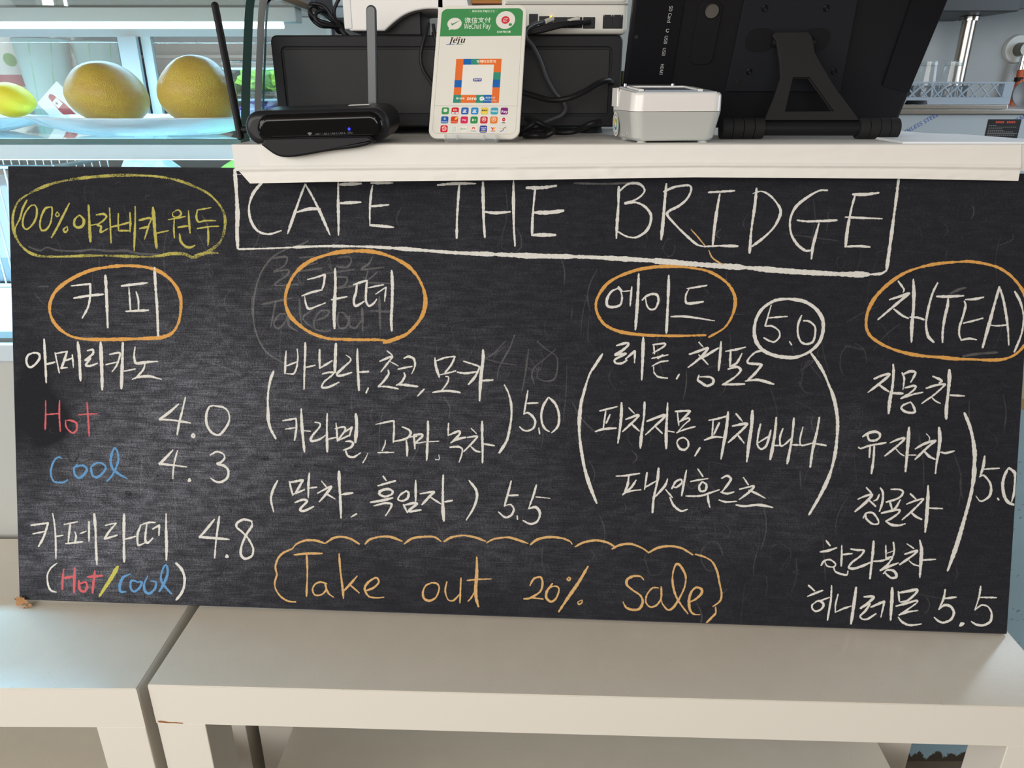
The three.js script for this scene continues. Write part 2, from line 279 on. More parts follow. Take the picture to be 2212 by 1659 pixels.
// 100% Arabica beans
write(0, 360, 4.424, YELLOW, 6.2, '260,265,175,330,130,430,120,540,140,640,190,740,280,820,400,855,600,858,800,850,1000,848,1200,855,1400,860,1520,850,1640,830,1760,835,1840,865,1920,840,2020,790,2100,720,2140,620,2150,500,2120,400,2060,320,1980,250,1850,185,1700,130,1500,92,1300,82,1100,82,900,95,700,118,520,155,380,205,260,265;1860,845,1960,825,2080,825', 0.62);
write(0, 360, 4.424, YELLOW, 5, '255,320,215,400,190,490,150,570,140,620;330,365,290,375,240,440,215,520,225,580,260,595,310,550,345,480,350,400,330,365;470,385,430,400,395,470,380,550,395,605,440,600,480,540,495,460,495,390,470,385;4:545,430,530,460,545,475,565,460,545,430;660,350,600,470,540,590,490,675;4:640,570,605,600,620,625,645,605,640,570;760,460,715,500,710,560,750,580,790,560,800,510,770,470,750,465;7:845,370,850,480,855,600,862,710;860,560,940,545;920,460,985,450,1015,475,985,515,930,555,965,570,960,625,1030,590;1045,395,1050,500,1055,620,1060,725;1060,575,1130,560;1130,445,1128,530,1132,610;6:1240,440,1245,530,1240,620;1132,560,1240,530;1130,610,1240,610;1290,380,1290,520,1285,660,1280,800;1330,510,1440,490,1420,560,1380,690;1335,590,1420,570;8:1460,390,1470,500,1480,630,1495,775;1490,635,1610,610;4.5:1690,415,1650,440,1655,475,1700,480,1730,450,1710,415,1680,415;1605,505,1700,490,1765,475;1665,490,1660,590,1665,680;1700,578,1790,565;1800,420,1805,520,1815,630;1715,640,1725,710,1770,760,1820,770,1860,750;4.5:1885,412,1960,400,2015,390;1885,415,1875,480,1895,525,1960,515,2060,515;1885,590,2000,572,2090,568;1985,580,1990,680,1985,755', 0.85);
write(0, 360, 4.424, WHITE, 5, '275,765,380,800,450,770,560,800,760,805,870,790,1060,805,1200,800,1330,830,1520,835', 0.28);
// coffee
write(0, 360, 4.424, ORANGE, 7.2, '1180,945,1050,955,880,985,740,1040,620,1110,530,1190,480,1290,475,1390,510,1480,580,1560,680,1620,800,1645,1000,1650,1250,1645,1400,1640,1540,1630,1640,1590,1700,1500,1725,1380,1725,1260,1690,1160,1620,1070,1530,1005,1420,965,1300,948,1180,945', 0.95);
write(0, 360, 4.424, WHITE, 5, '680,1138,770,1128,855,1120,860,1122,860,1230,840,1340,785,1445;705,1255,860,1230,990,1218;7:1005,1040,1015,1200,1022,1370,1028,1535;1160,1138,1410,1108;1230,1155,1238,1260,1245,1370;1300,1195,1320,1270,1322,1360;1200,1382,1418,1370;7:1475,965,1485,1150,1500,1350,1510,1615');
write(0, 720, 4.424, WHITE, 5, '300,190,265,210,250,260,265,310,295,322,340,290,375,240,370,195,320,185,265,205;6.5:420,55,428,200,435,340,440,470;440,295,520,275;525,185,545,280,565,375;530,192,640,172;640,172,640,172,615,250,585,330,585,330,640,325;620,262,690,235;690,205,700,325;6.5:742,85,755,200,762,330,768,450;835,165,885,155,885,195,815,255,860,240,820,300,860,310,930,285;6.8:960,85,965,200,972,380,975,535;1045,200,1140,185,1140,230,1110,310,1070,365;1010,298,1110,275;6.8:1172,90,1168,250,1162,400,1158,525;1185,360,1290,340;6:1290,130,1280,200,1285,250,1305,285,1420,272,1505,268;1385,285,1365,350,1290,430;1260,438,1330,415,1430,410,1540,438');
write(0, 720, 4.424, PINK, 4.8, '435,640,435,780,430,915;568,640,565,780,575,935;440,775,560,765;625,830,630,890,665,935,700,950,730,920,730,860,690,835,640,830;830,660,838,780,845,880,852,980;750,778,840,770,925,768');
write(0, 720, 4.424, WHITE, 4.8, '1705,675,1620,750,1525,820,1525,820,1660,830,1815,855;1770,612,1740,740,1710,860,1692,965;1845,960,1830,980,1848,992,1860,972,1845,960;2060,690,2000,700,1970,780,1975,870,2020,945,2090,970,2150,910,2190,830,2180,750,2130,705,2050,692;1650,1115,1590,1180,1525,1245,1525,1245,1640,1258,1780,1275;1695,1120,1670,1210,1655,1300,1650,1388;6:1805,1390,1800,1410,1818,1405,1810,1390;2010,1160,2070,1130,2130,1150,2145,1190,2110,1230,2075,1245,2140,1265,2180,1310,2170,1380,2110,1420,2060,1415,2015,1385');
write(0, 720, 4.424, BLUE, 5, '590,1195,560,1180,520,1210,490,1280,485,1350,510,1410,560,1425,610,1420,645,1400;735,1250,705,1290,715,1350,755,1380,800,1350,830,1300,800,1265,750,1265,700,1285;900,1240,870,1280,880,1350,920,1375,970,1345,1010,1285,980,1245,930,1235,880,1270;1020,1412,1060,1370,1100,1300,1130,1210,1120,1130,1095,1095,1070,1140,1055,1220,1075,1290,1130,1340,1215,1388');
// caffe latte
write(40, 1080, 3.95, WHITE, 5, '105,215,250,195,250,200,215,310,170,395;120,288,235,265;290,115,305,200,315,320,318,500;320,310,378,300;388,208,500,185;440,205,430,290,422,365;480,270,490,310,480,360;400,372,545,355;525,285,575,265;600,185,600,350;6.2:645,120,655,250,660,400,668,550;740,215,820,198,825,205,770,270,735,325,735,330,840,300;6.2:900,120,898,250,898,400,900,525;905,335,995,310;1035,215,1105,192,1165,190;1040,220,1015,290,1015,370,1030,385,1085,360;1095,195,1085,270,1080,340,1100,365,1145,325;1145,245,1200,215,1200,215,1197,300;6:1258,120,1258,250,1262,400,1260,510;1670,165,1610,240,1545,315,1545,315,1680,325,1795,335;1712,140,1695,260,1680,390,1672,495;7:1775,470,1770,485,1785,482,1778,470;1990,180,1920,165,1865,195,1860,230,1910,275,1960,330,2000,410,1990,475,1930,500,1895,460,1905,380,1945,290,1990,220,1985,180;4.2:325,540,275,580,245,640,250,720,275,770,320,785;7:1345,540,1390,590,1415,660,1410,740,1385,800,1345,850');
write(40, 1080, 3.95, PINK, 6, '385,590,375,670,372,762;478,580,475,680,472,790;385,665,475,650;515,690,520,760,560,780,585,740,570,700,520,715;650,605,640,690,630,790;590,655,710,645');
write(40, 1080, 3.95, LEMON, 8, '845,568,780,680,690,818');
write(40, 1080, 3.95, BLUE, 6, '950,632,890,660,862,730,870,780,915,782;1000,690,960,690,955,750,985,780,1030,750,1050,700,1010,700;1100,650,1070,720,1080,780,1120,795,1165,750,1170,700,1130,690;1200,780,1240,710,1270,630,1265,565,1245,560,1220,620,1215,680,1250,740,1305,800');
// CAFE THE BRIDGE
write(500, 360, 2.989, WHITE, 6, '8:20,20,30,150,38,300,35,420,40,525;4.5:45,532,200,528,400,520;6:400,520,600,512,850,515,1050,525;8:1050,525,1250,540,1450,555,1700,565;9.5:1700,565,1950,575,2212,580;3:25,50,60,50;215,80,140,170,112,260,125,350,170,415,240,435,320,412;475,112,445,190,410,290,362,430;475,112,520,190,570,290,635,440;425,292,500,272,570,272;688,100,688,220,690,330,690,440;690,115,835,108;700,235,835,228;5:910,120,900,180,892,280,893,375;900,105,1040,104;905,255,1015,245;895,377,960,382,1045,390;1330,118,1440,108,1575,108;1470,115,1462,220,1455,340,1453,460;1622,100,1625,240,1628,350,1635,455;1820,90,1820,220,1822,380,1830,512;1635,290,1700,298,1800,290;5:1960,140,1950,240,1942,350,1940,440;8:1905,135,2000,135,2095,122;7:1955,295,2050,295,2140,283;7:1940,440,2090,440', 0.92);
write(1240, 360, 2.989, WHITE, 6, '9.5:0,580,200,588,500,605;11:500,605,800,630,1100,650;10:1100,650,1400,675,1700,692,1900,695;6:1900,695,1980,690,2015,670;7:2097,60,2080,200,2060,350,2040,500,2018,660;288,130,285,250,278,350,272,460;5:290,160,350,110,420,110,455,150,430,190,380,220,330,235,400,230,460,260,495,310,490,370,460,420,400,455,340,450,285,420;595,110,585,220,575,340,562,470;5:580,160,650,130,740,120,755,150,730,205,680,250,600,300,650,370,720,440,790,500,840,515;868,165,950,160,1035,155;940,175,920,290,905,400,895,500;840,515,940,510,1055,512;1178,140,1165,260,1145,400,1132,555;5.5:1155,172,1210,158,1270,190,1325,260,1330,310,1290,390,1220,460,1145,515;5.5:1635,152,1580,155,1500,200,1430,260,1395,340,1400,430,1440,500,1490,540,1525,540;1440,345,1500,352,1600,350,1695,345;1580,365,1560,440,1540,520,1532,595;1815,180,1790,270,1765,400,1752,515;1800,178,1880,178,1965,168;5.5:1750,325,1860,330,1990,335;1755,515,1840,512,1910,518', 0.92);
write(1240, 360, 2.989, WHITE, 4, '620,62,900,58,1200,58;1560,65,1900,72;0,105,200,110,400,102', 0.4);
write(1240, 360, 2.989, AMBER, 3.4, '755,405,800,455,845,510;870,540,895,590,965,635');
// latte
write(540, 520, 5.267, ORANGE, 7.6, '1180,115,1000,130,850,165,700,220,580,300,490,400,430,520,400,640,410,750,460,860,560,960,700,1050,880,1110,1050,1120,1250,1125,1450,1125,1580,1140;1520,1160,1640,1120,1780,1060,1900,940,1970,820,1995,680,1970,540,1900,400,1800,290,1650,200,1480,140,1320,115,1180,115', 0.9);
write(540, 520, 5.267, WHITE, 4.8, '650,440,750,415,845,385,850,387,840,480,815,560;590,625,700,585,815,558;620,630,630,700,655,765,690,770,780,735,858,705;6.8:965,315,970,500,960,700,955,850,960,995;925,670,1000,655,1100,635;1175,498,1260,470,1330,450;1215,480,1205,580,1180,670,1190,735,1220,735,1295,690;1330,455,1320,560,1318,680,1350,740,1400,715,1440,665;1345,535,1430,515,1515,500;1430,605,1540,530,1545,530,1530,685;7.2:1610,340,1618,500,1615,700,1605,900,1612,1020');
write(540, 520, 5.267, YELLOW, 4, '660,0,560,50,400,100,250,190,130,350,60,560,35,750,45,950,100,1130,200,1280,380,1390;140,720,470,650;290,680,260,850,235,980;400,830,330,840,270,940,320,1000,400,920,440,840,440,960,540,1030;560,660,570,850,590,990;720,780,600,880,720,1000;720,910,850,870,900,800,800,800,730,900,740,1000,840,1030,910,1020;1010,810,990,900,1020,990,1090,980,1120,900,1060,820,1000,820;1130,850,1130,960,1200,990,1270,900;6:1275,770,1280,1020;6:1470,640,1480,1000;1370,795,1640,810;250,200,400,180,420,220,380,290,270,340;270,350,430,330,420,390,280,500,550,495;560,190,720,180;560,290,770,250;560,345,820,310;1000,190,1120,180,1150,230,1100,300,980,290;840,375,1180,325;960,410,1100,420,1080,500,990,540,1250,500;1390,180,1350,260,1270,325,1520,300;1340,340,1310,450;1450,350,1350,440;1350,475,1590,485', 0.3);
write(560, 740, 6.379, WHITE, 4.8, '5.8:195,395,155,500,125,650,115,800,120,950,125,1080,160,1200,225,1320;370,110,360,220,352,425;520,85,530,200,515,330,480,420,440,430,370,425;372,320,510,265;6:632,5,630,150,620,400,615,640;635,340,765,312;830,95,828,200,832,350;835,350,900,310,1000,250;6.4:1055,15,1048,150,1042,300,1040,410;870,430,950,410,1015,410,1010,440,950,490,890,540,860,600,880,620,960,610,1095,545;1195,170,1250,210,1255,250,1180,320,1110,385,1070,430,1085,455,1160,445,1270,410;5.6:1352,85,1350,200,1358,400,1372,655;1365,405,1500,398;1500,625,1470,690;1760,115,1830,170,1825,190;1660,255,1830,190,1760,290,1675,400;1785,250,1860,290,1915,320;1775,380,1780,430,1720,520,1640,605;1635,605,1760,605,1910,635;1995,215,2050,190,2120,215,2145,280,2135,350,2100,425;1910,365,2000,345,2105,325;1995,420,2005,460,1960,540,1890,585;1890,580,2000,580,2169,605;325,1075,500,1045,505,1048,510,1170,485,1340;355,1190,505,1170;5.6:578,915,580,1050,590,1200,605,1350,620,1500;610,1212,705,1220;765,1095,830,1110,835,1150,790,1210,730,1280,705,1340,740,1355,830,1330,910,1275;5.8:935,975,930,1100,930,1250,935,1500;945,1330,1050,1305;1055,1110,1065,1200,1075,1355;4:1045,1185,1150,1160,1185,1180,1160,1240,1075,1350;4:1080,1350,1240,1275;4:1160,1240,1275,1165,1275,1165,1240,1285;7:1328,985,1340,1100,1335,1230,1322,1365;4.4:1190,1360,1260,1360,1290,1390,1260,1440,1160,1480;1190,1490,1220,1560,1300,1575,1390,1520;1495,1520,1470,1580,1425,1655;1605,1125,1720,1100,1845,1075,1852,1078,1855,1200,1845,1370;1735,1345,1730,1400,1690,1490;1635,1515,1740,1512,1850,1512;1970,1160,2060,1200,2085,1250,2040,1310,1960,1340,1850,1360;2025,1350,2035,1450,2035,1560;1960,1340,2060,1300,2169,1288');
write(880, 720, 5.924, WHITE, 4.8, '0,660,60,665,130,678;210,715,130,800;350,315,365,430,405,555;370,350,480,310,600,295,605,300,560,400,480,500;415,530,520,505,615,480;490,550,525,560,510,630,430,740;325,755,420,738,540,735,670,755;715,355,830,390,910,420,915,450,860,560,780,650;640,495,740,510,880,490;6.4:965,215,968,320,945,500,930,680,922,860;945,605,1090,595;5.6:1240,660,1290,760,1325,900,1330,1050,1310,1200,1270,1370,1175,1525;1540,730,1520,850,1490,1030;1530,895,1670,888;1490,1030,1540,1015,1600,1060,1635,1130,1610,1210,1540,1245,1480,1235,1435,1195;1680,1210,1690,1285;1800,820,1740,920,1712,1030,1720,1140,1760,1220,1815,1255;1810,820,1890,900,1935,1020,1935,1150,1900,1220,1845,1270;80,1300,90,1400,95,1475;85,1295,180,1290,185,1320,110,1400,235,1385;6:260,1125,262,1250,255,1400,245,1625;270,1385,400,1378;4:400,1550,405,1610,360,1612;525,1150,518,1300;520,1305,600,1270,660,1250,665,1290,600,1360,555,1400;555,1395,650,1350,740,1330;545,1455,650,1450,700,1480,690,1560,660,1645;815,1215,880,1280;765,1330,880,1315,880,1340,800,1430,720,1510;810,1445,870,1500,925,1515;6:955,1130,955,1300,960,1450,960,1655;985,1415,1110,1435');
write(880, 720, 5.924, WHITE, 3, '1255,95,1100,260,990,320;1370,20,1300,200,1180,420,1150,560;1900,200,1750,330,1620,440,1590,540,1620,640;1660,100,1760,190,1900,290,1920,420,1880,580,1760,610,1660,560,1680,430;460,815,540,940,530,1080;990,320,1160,370,1380,400;1550,200,1500,560,1460,760', 0.26);
write(570, 1010, 3.456, WHITE, 5, '4.6:100,98,65,170,52,240,72,330;190,105,200,150,215,205;192,110,290,92,290,95,235,190;215,200,300,165;338,40,332,120,330,225;340,152,395,145;232,260,290,238,322,250,290,285,268,315,300,322,370,290;430,100,470,150;400,190,500,140,460,200,412,255;465,195,530,232;6.8:560,30,562,120,570,250,575,375;580,200,662,188;690,345,650,368;890,65,912,95;850,135,980,98;920,165,880,170,860,195,900,215,950,200,960,175,920,158,860,175;795,258,880,245,960,225;820,285,900,265,950,270,945,300,908,358;1060,175,1020,200,1000,235,1030,248,1070,230,1080,190,1060,172;1132,95,1132,250;1040,275,1070,335;1045,280,1110,265,1140,270,1080,325,1170,315;1165,195,1265,180,1240,210,1180,275;1235,215,1320,270;7:1338,55,1335,150,1335,280,1342,395;1350,255,1405,245;1530,95,1580,160,1590,220,1565,300,1510,390;4.6:1845,100,1825,180,1795,285;1825,208,1895,205;4.6:1795,285,1840,275,1865,310,1845,355,1800,370,1750,330;1890,360,1892,385;4.6:2033,130,2010,210,1975,305;4.2:2030,218,2135,228;1975,305,2030,295,2060,340,2040,400,1990,420,1935,395');
// ade
write(1230, 560, 3.881, ORANGE, 6.4, '1140,635,980,640,800,640,600,632,420,605,300,550,240,470,220,380,250,290,320,200,420,140,560,90,700,65,850,58,1000,68,1150,95,1260,150,1340,220,1385,310,1385,400,1350,500,1290,580,1170,650', 0.9);
write(1230, 560, 3.881, WHITE, 4.8, '400,245,350,270,315,330,315,385,355,400,420,385,440,330,430,270,400,240;410,230,440,265;440,268,520,262;522,230,515,300,508,390;6:580,120,575,250,565,420,552,590;610,340,640,310,690,290,735,300,745,350,720,410,680,420,650,390,635,320;6:832,135,828,280,820,450,812,615;985,245,1080,230,1150,218;1000,250,975,300,975,355,1000,370,1120,355;850,480,950,478,1060,490,1215,515;6.6:1830,330,1720,345,1620,410,1565,500,1548,600,1565,690,1620,760,1700,800,1800,820,1900,820,2010,775,2090,700,2125,600,2120,500,2060,410,1960,350,1830,330;1690,385,1668,460,1640,555;1670,490,1825,478;1640,560,1700,560,1755,600,1760,650,1720,690,1680,685,1630,658;1845,690,1860,715;1945,470,1915,550,1915,630,1940,690,1985,710,2040,690,2060,620,2055,560,2010,520,1965,515;6:275,795,220,880,165,970,115,1130;6:2020,780,2090,880,2140,970,2200,1120;395,722,480,700,490,720,440,765,385,800,470,790,380,840,390,870,440,870,480,845;470,835,545,770,548,772,545,865;5.8:618,655,615,780,605,1010;700,715,795,705,790,730,700,785;705,715,712,790;690,830,825,800;740,830,780,800;690,895,760,860,825,850;705,900,710,950,745,985,820,995;918,965,898,1000;1085,695,1120,735;1005,795,1080,770,1160,745,1090,830,995,905;1085,800,1160,880;1105,832,1170,790,1245,745;5:1270,690,1262,800,1250,930;1085,970,1075,1010,1100,1030,1150,1060,1200,1040,1205,1005,1170,985,1090,985;1310,770,1400,755,1475,735;1350,770,1345,900;1445,790,1400,870,1345,895;1330,920,1400,900,1435,930,1380,990,1285,1050;1280,1050,1465,1045;1640,762,1560,778,1500,835,1500,870,1600,880,1600,900,1550,960,1490,1015;1475,1020,1580,1010,1710,1045');
write(1240, 840, 3.814, WHITE, 4.8, '6.4:90,0,60,100,45,220,42,350,55,480,85,650,130,800,185,940;7:2115,0,2150,120,2170,260,2165,400,2145,560,2100,720,2030,870,1935,1035;212,180,355,145;260,185,250,250,240,320;295,210,265,280;175,350,240,330,345,322;5.6:390,115,388,220,375,340,360,445;450,155,495,200;425,250,525,215,510,245,400,350;470,285,535,345;6:580,110,575,220,555,370,545,485;600,265,740,215,735,240,660,310,590,375;665,305,725,365;6:770,115,765,220,758,350,758,490;770,345,825,355;835,185,945,180,940,200,880,260;850,190,862,300;865,270,935,240,950,255,900,300,850,360;845,360,920,330,995,310;845,445,870,490,910,500,940,470,935,425,900,400,860,415,845,445;1035,485,995,550;1110,258,1180,245,1250,225;1145,262,1140,330,1135,395;1195,280,1150,375;1075,420,1150,395,1235,400;6:1268,190,1255,320,1230,460,1210,575;1335,205,1385,265;1305,305,1420,285,1390,330,1270,440;1340,370,1400,445;6.4:1468,180,1462,300,1440,450,1422,598;1535,290,1515,380,1510,460,1540,495,1580,470,1605,400,1620,340;1520,440,1610,385;5.8:1665,235,1655,350,1635,480,1615,580;1645,465,1700,465;1720,325,1695,400,1700,465,1730,460,1790,405;5.6:1810,240,1795,400,1755,615;1800,460,1860,462;1885,315,1865,390,1860,440,1880,465,1980,440;6:2020,235,2000,350,1965,500,1945,640;1985,450,2075,465;345,718,430,712,540,695;450,715,440,790,410,860;510,750,470,810,400,870;400,865,470,840,550,830;600,690,590,760,580,825;585,810,680,755;5.8:695,655,685,760,655,900,645,1015;770,740,745,800,665,890;755,830,810,895;805,820,835,765,880,745,885,775,840,810,810,800;925,670,905,770,885,880;790,895,820,960,880,1005,935,990;1020,660,1060,720;960,762,1030,748,1100,738;1055,765,1030,800,1040,840,1080,835,1090,790,1060,765;920,882,1040,880,1120,855,1195,830;1100,860,1105,920,1118,975;1215,735,1260,715,1290,740,1270,780,1215,850;1210,850,1260,862,1315,848;1195,915,1250,930,1340,925;1395,730,1435,790;1365,825,1480,800,1440,850,1360,910;1440,835,1500,860,1575,900;1335,955,1400,965,1520,955,1635,975');
// tea
write(1832, 530, 5.821, ORANGE, 6.4, '1400,205,1250,215,1080,235,900,275,720,340,560,440,420,560,320,680,250,820,225,950,235,1060,290,1150,420,1240,580,1310,760,1360,950,1390,1150,1405,1350,1425,1550,1430,1750,1440,1950,1430,2100,1370,2212,1260,2280,1150,2300,1000,2290,800,2230,640,2190,560,2120,460,2020,360,1880,275,1700,225,1520,200,1400,205', 0.92);
write(1832, 530, 5.821, WHITE, 5, '630,450,700,550,690,585;520,680,650,640,750,605,745,620,600,740,375,930;575,800,680,880,755,915;6.6:818,425,825,600,820,800,800,1000,795,1215;775,900,870,905,950,930;5.6:1125,470,1060,600,1010,780,980,950,985,1060,1010,1150,1075,1215;1115,640,1250,642,1450,632;6.4:1255,670,1250,750,1215,900,1190,1060,1185,1215;1460,700,1475,760,1440,900,1400,1020,1395,1120,1420,1185;1475,680,1600,672,1700,650;1450,975,1560,950,1690,915;1420,1190,1520,1170,1610,1185;6.6:1900,525,1850,700,1790,920,1690,1280;1905,530,1950,680,1990,900,2010,1080,2018,1250;1780,1000,1870,1010,1980,1000;2095,580,2160,700,2200,850,2200,1000,2170,1140,2090,1335');
write(1832, 530, 5.821, WHITE, 6, '1450,1390,1650,1360,1870,1345;1290,600,1400,550,1480,530', 0.3);
write(1820, 770, 5.643, WHITE, 5, '385,270,480,230,565,210,560,235,460,320,310,435;435,335,500,385,560,425;6.6:615,95,620,200,605,380,575,530,560,690;6:615,445,730,450;725,200,750,270,735,400;740,215,820,180,885,190,870,240,830,310;760,380,870,355,890,375,840,430,710,510;710,510,840,465,975,435;825,555,740,590,715,630,760,670,830,685,880,670,860,600,825,550;1100,240,1205,290,1180,320;1020,385,1130,350,1240,335,1230,360,1120,460,965,570;1080,490,1130,540,1190,570;7:1300,165,1300,280,1285,450,1265,620,1262,760;1315,470,1485,480;245,975,320,930,400,915,450,940,450,985,400,1020,330,1020,305,970,320,930;195,1105,220,1120,330,1085,525,1050;335,1075,325,1225;6:385,1090,375,1250,350,1425;580,1050,660,1015,745,990,740,1020,640,1110,515,1210;650,1125,700,1180,750,1210;6.6:808,865,800,1000,785,1180,765,1400;790,1200,895,1200;1020,940,1060,990,1050,1030;885,1125,1000,1060,1130,1025,1040,1100,885,1250;1000,1160,1060,1220,1125,1250;6.4:1175,870,1185,1000,1170,1150,1145,1300,1130,1425;1195,1165,1260,1175,1360,1150;7.5:1485,690,1550,850,1590,1020,1610,1200,1605,1300,1600,1467;1730,1215,1715,1330,1675,1460');
write(1820, 1000, 5.643, WHITE, 5, '8.4:1605,0,1600,150,1570,350,1520,550,1450,800,1380,1030,1280,1310;1720,75,1910,62;1670,165,1720,150,1790,230,1810,310,1790,400,1720,455,1670,460,1625,400;6:1890,430,1900,445;6:2020,60,1970,160,1950,270,1970,400,2020,480,2090,508;6:2030,60,2098,120,2110,200,2098,330,2060,470;290,300,345,360;185,440,280,400,360,385,280,480,150,590;330,460,400,525;445,385,420,440,380,460;5.6:460,305,490,360,485,470,450,585;250,670,290,610,370,610,430,690,430,740,360,740,290,680,280,630;590,320,680,320,735,345,715,400,650,440,535,475;575,470,600,560;700,450,650,540,610,570;475,610,600,580,690,570,680,610,600,670,530,705;530,710,590,750,680,760,760,740;825,375,890,435;780,500,880,460,980,435,960,470,840,590,725,690;835,600,890,650,960,685;6:1040,275,1040,400,1030,560,1020,700,1005,840;1050,548,1215,555');
write(1720, 1150, 4.496, WHITE, 5, '290,80,325,125;235,188,310,175,390,148;240,320,270,275,330,265,380,305,360,335,300,325,275,280;440,125,440,220,435,325;440,215,540,205;360,335,380,380,440,405,490,410,500,375;530,160,590,170,655,175,620,230,540,290,510,340,560,350,640,325,720,290;6:750,85,742,200,730,300,715,445;745,280,820,275,900,255;868,125,870,240;942,95,950,180,925,260,880,310;870,205,940,180;870,250,930,235;815,370,900,330,990,295;915,265,890,310,815,365;845,400,880,365,940,370,970,405,965,435,920,440,880,410,860,385;1075,110,1140,155;1055,210,1170,175,1140,215,1005,310;1095,275,1140,310,1190,325;6:1198,75,1215,160,1210,280,1198,435;1225,268,1350,260;120,515,175,565;110,620,180,590,255,562;200,670,155,700,155,740,190,765,240,745,265,700,230,665,190,670;225,665,320,630;342,515,335,650,315,770,302,850;405,600,380,700,378,775;380,775,440,745,530,715;6:580,535,565,650,545,790,530,885;660,625,740,620,745,640,680,695,625,735,710,690,670,760,620,810,640,840,690,840,770,790;725,725,840,675,850,690,820,820;6.4:930,540,928,650,920,750,915,850;990,575,1000,665;1000,585,1080,570,1170,555,1160,590,1080,660,1010,675;970,715,1060,690,1170,660,1160,690,1060,760,1000,800;1000,800,1090,770,1180,758;990,825,1030,870,1100,900,1215,888;1445,555,1430,640,1385,745;1440,640,1550,628;1385,745,1440,705,1500,720,1530,780,1500,845,1430,875,1380,860,1340,825;7:1600,885,1590,905,1620,885,1600,880;1790,525,1775,620,1735,750;1785,630,1940,632;1735,750,1800,705,1860,720,1895,780,1885,860,1820,900,1750,895,1700,865');
// take out 20% sale
write(570, 1130, 4.254, AMBER, 4.8, '290,722,220,715,150,670,105,600,100,540,120,470;120,470,105,400,130,320,180,270,260,235;255,240,300,190,380,158,470,158,560,185;570,180,640,135,720,125,800,145,875,190;930,190,970,150,1060,125,1160,125,1270,165;1290,188,1360,140,1450,125,1560,125,1625,165;1655,168,1720,130,1830,112,1940,130,2035,165;2045,180,2110,145,2212,130;275,290,400,278,535,278;392,290,398,450,390,670;575,555,520,540,470,560,445,610,470,660,530,655,570,610,565,560;560,560,590,640,640,680;690,280,700,420,720,580,730,690;855,485,800,550,735,620;795,570,875,640;940,620,1010,590,1055,540,1030,500,960,540,925,600,960,670,1030,685,1100,680;1555,545,1490,570,1460,630,1470,690,1520,712,1580,680,1610,600,1590,555,1540,545;1680,540,1665,620,1690,700,1740,710,1790,660;1810,505,1805,600,1800,730;6.2:1955,310,1955,450,1945,600,1950,690,1970,765;1870,525,1970,515,2090,512;1930,640,1900,690,1875,715');
write(1080, 1150, 4.254, AMBER, 4.8, '0,48,80,45,170,70,255,100;280,110,340,65,440,42,560,50,640,80,660,105;690,130,770,90,880,72,980,90,1045,125;1030,150,1100,115,1200,105,1300,140,1365,185;1365,185,1450,140,1560,125,1670,145,1770,205;1795,200,1880,225,1950,270,1995,360,2015,460,2035,560,2020,630,1955,680;1980,685,1980,740,1940,785,1885,840;275,485,310,425,370,410,390,460,370,540,280,600,220,610;220,610,300,600,395,612;480,470,430,540,425,600,465,635,510,610,540,540,530,500,480,495,440,530;6.6:805,315,720,460,630,590,540,725;4:630,410,615,430,635,440,645,422,630,410;4:750,620,715,640,725,660,750,645,755,622;1320,435,1290,405,1230,400,1170,430,1165,480,1220,530,1290,580,1310,640,1280,700,1220,710,1160,690,1130,640;1460,510,1400,510,1350,570,1340,640,1380,685,1440,665,1480,600,1480,500;1480,600,1490,660;1490,655,1540,710,1590,690,1650,600,1695,500,1705,400,1660,310,1620,290,1590,360,1585,460,1610,570,1660,660,1725,745;1740,640,1800,610,1850,560,1850,520,1800,505,1755,550,1735,630,1745,710,1780,750,1835,755');
// wiped rests: vertical scratches of older writing, loops and stray marks
for (let i = 0; i < 210; i++) {
  const right = rnd() < 0.75, x = right ? 900 + rnd() * 2250 : 60 + rnd() * 900, y = 40 + rnd() * 1340, L = 18 + rnd() * rnd() * 210, a = rnd() < 0.62 ? Math.PI / 2 + (rnd() - 0.5) * 0.3 : rnd() * 3.1, c = (rnd() - 0.5) * 40, p = [];
  for (let k = 0; k <= 5; k++) { const t = k / 5; p.push([x + Math.cos(a) * L * t + c * Math.sin(t * 3), y + Math.sin(a) * L * t + c * 0.3 * t]); }
  line(p, 1.6 + rnd() * 2.6, WHITE, 0.06 + rnd() * 0.16);
}
for (let i = 0; i < 26; i++) { const x = 950 + rnd() * 2150, y = 200 + rnd() * 1100, r = 18 + rnd() * 46, p = [], s = rnd() * 6; for (let k = 0; k <= 10; k++) { const t = s + k / 10 * (3 + rnd() * 3); p.push([x + Math.cos(t) * r * 0.7, y + Math.sin(t) * r]); } line(p, 1.6 + rnd() * 2, WHITE, 0.06 + rnd() * 0.13); }
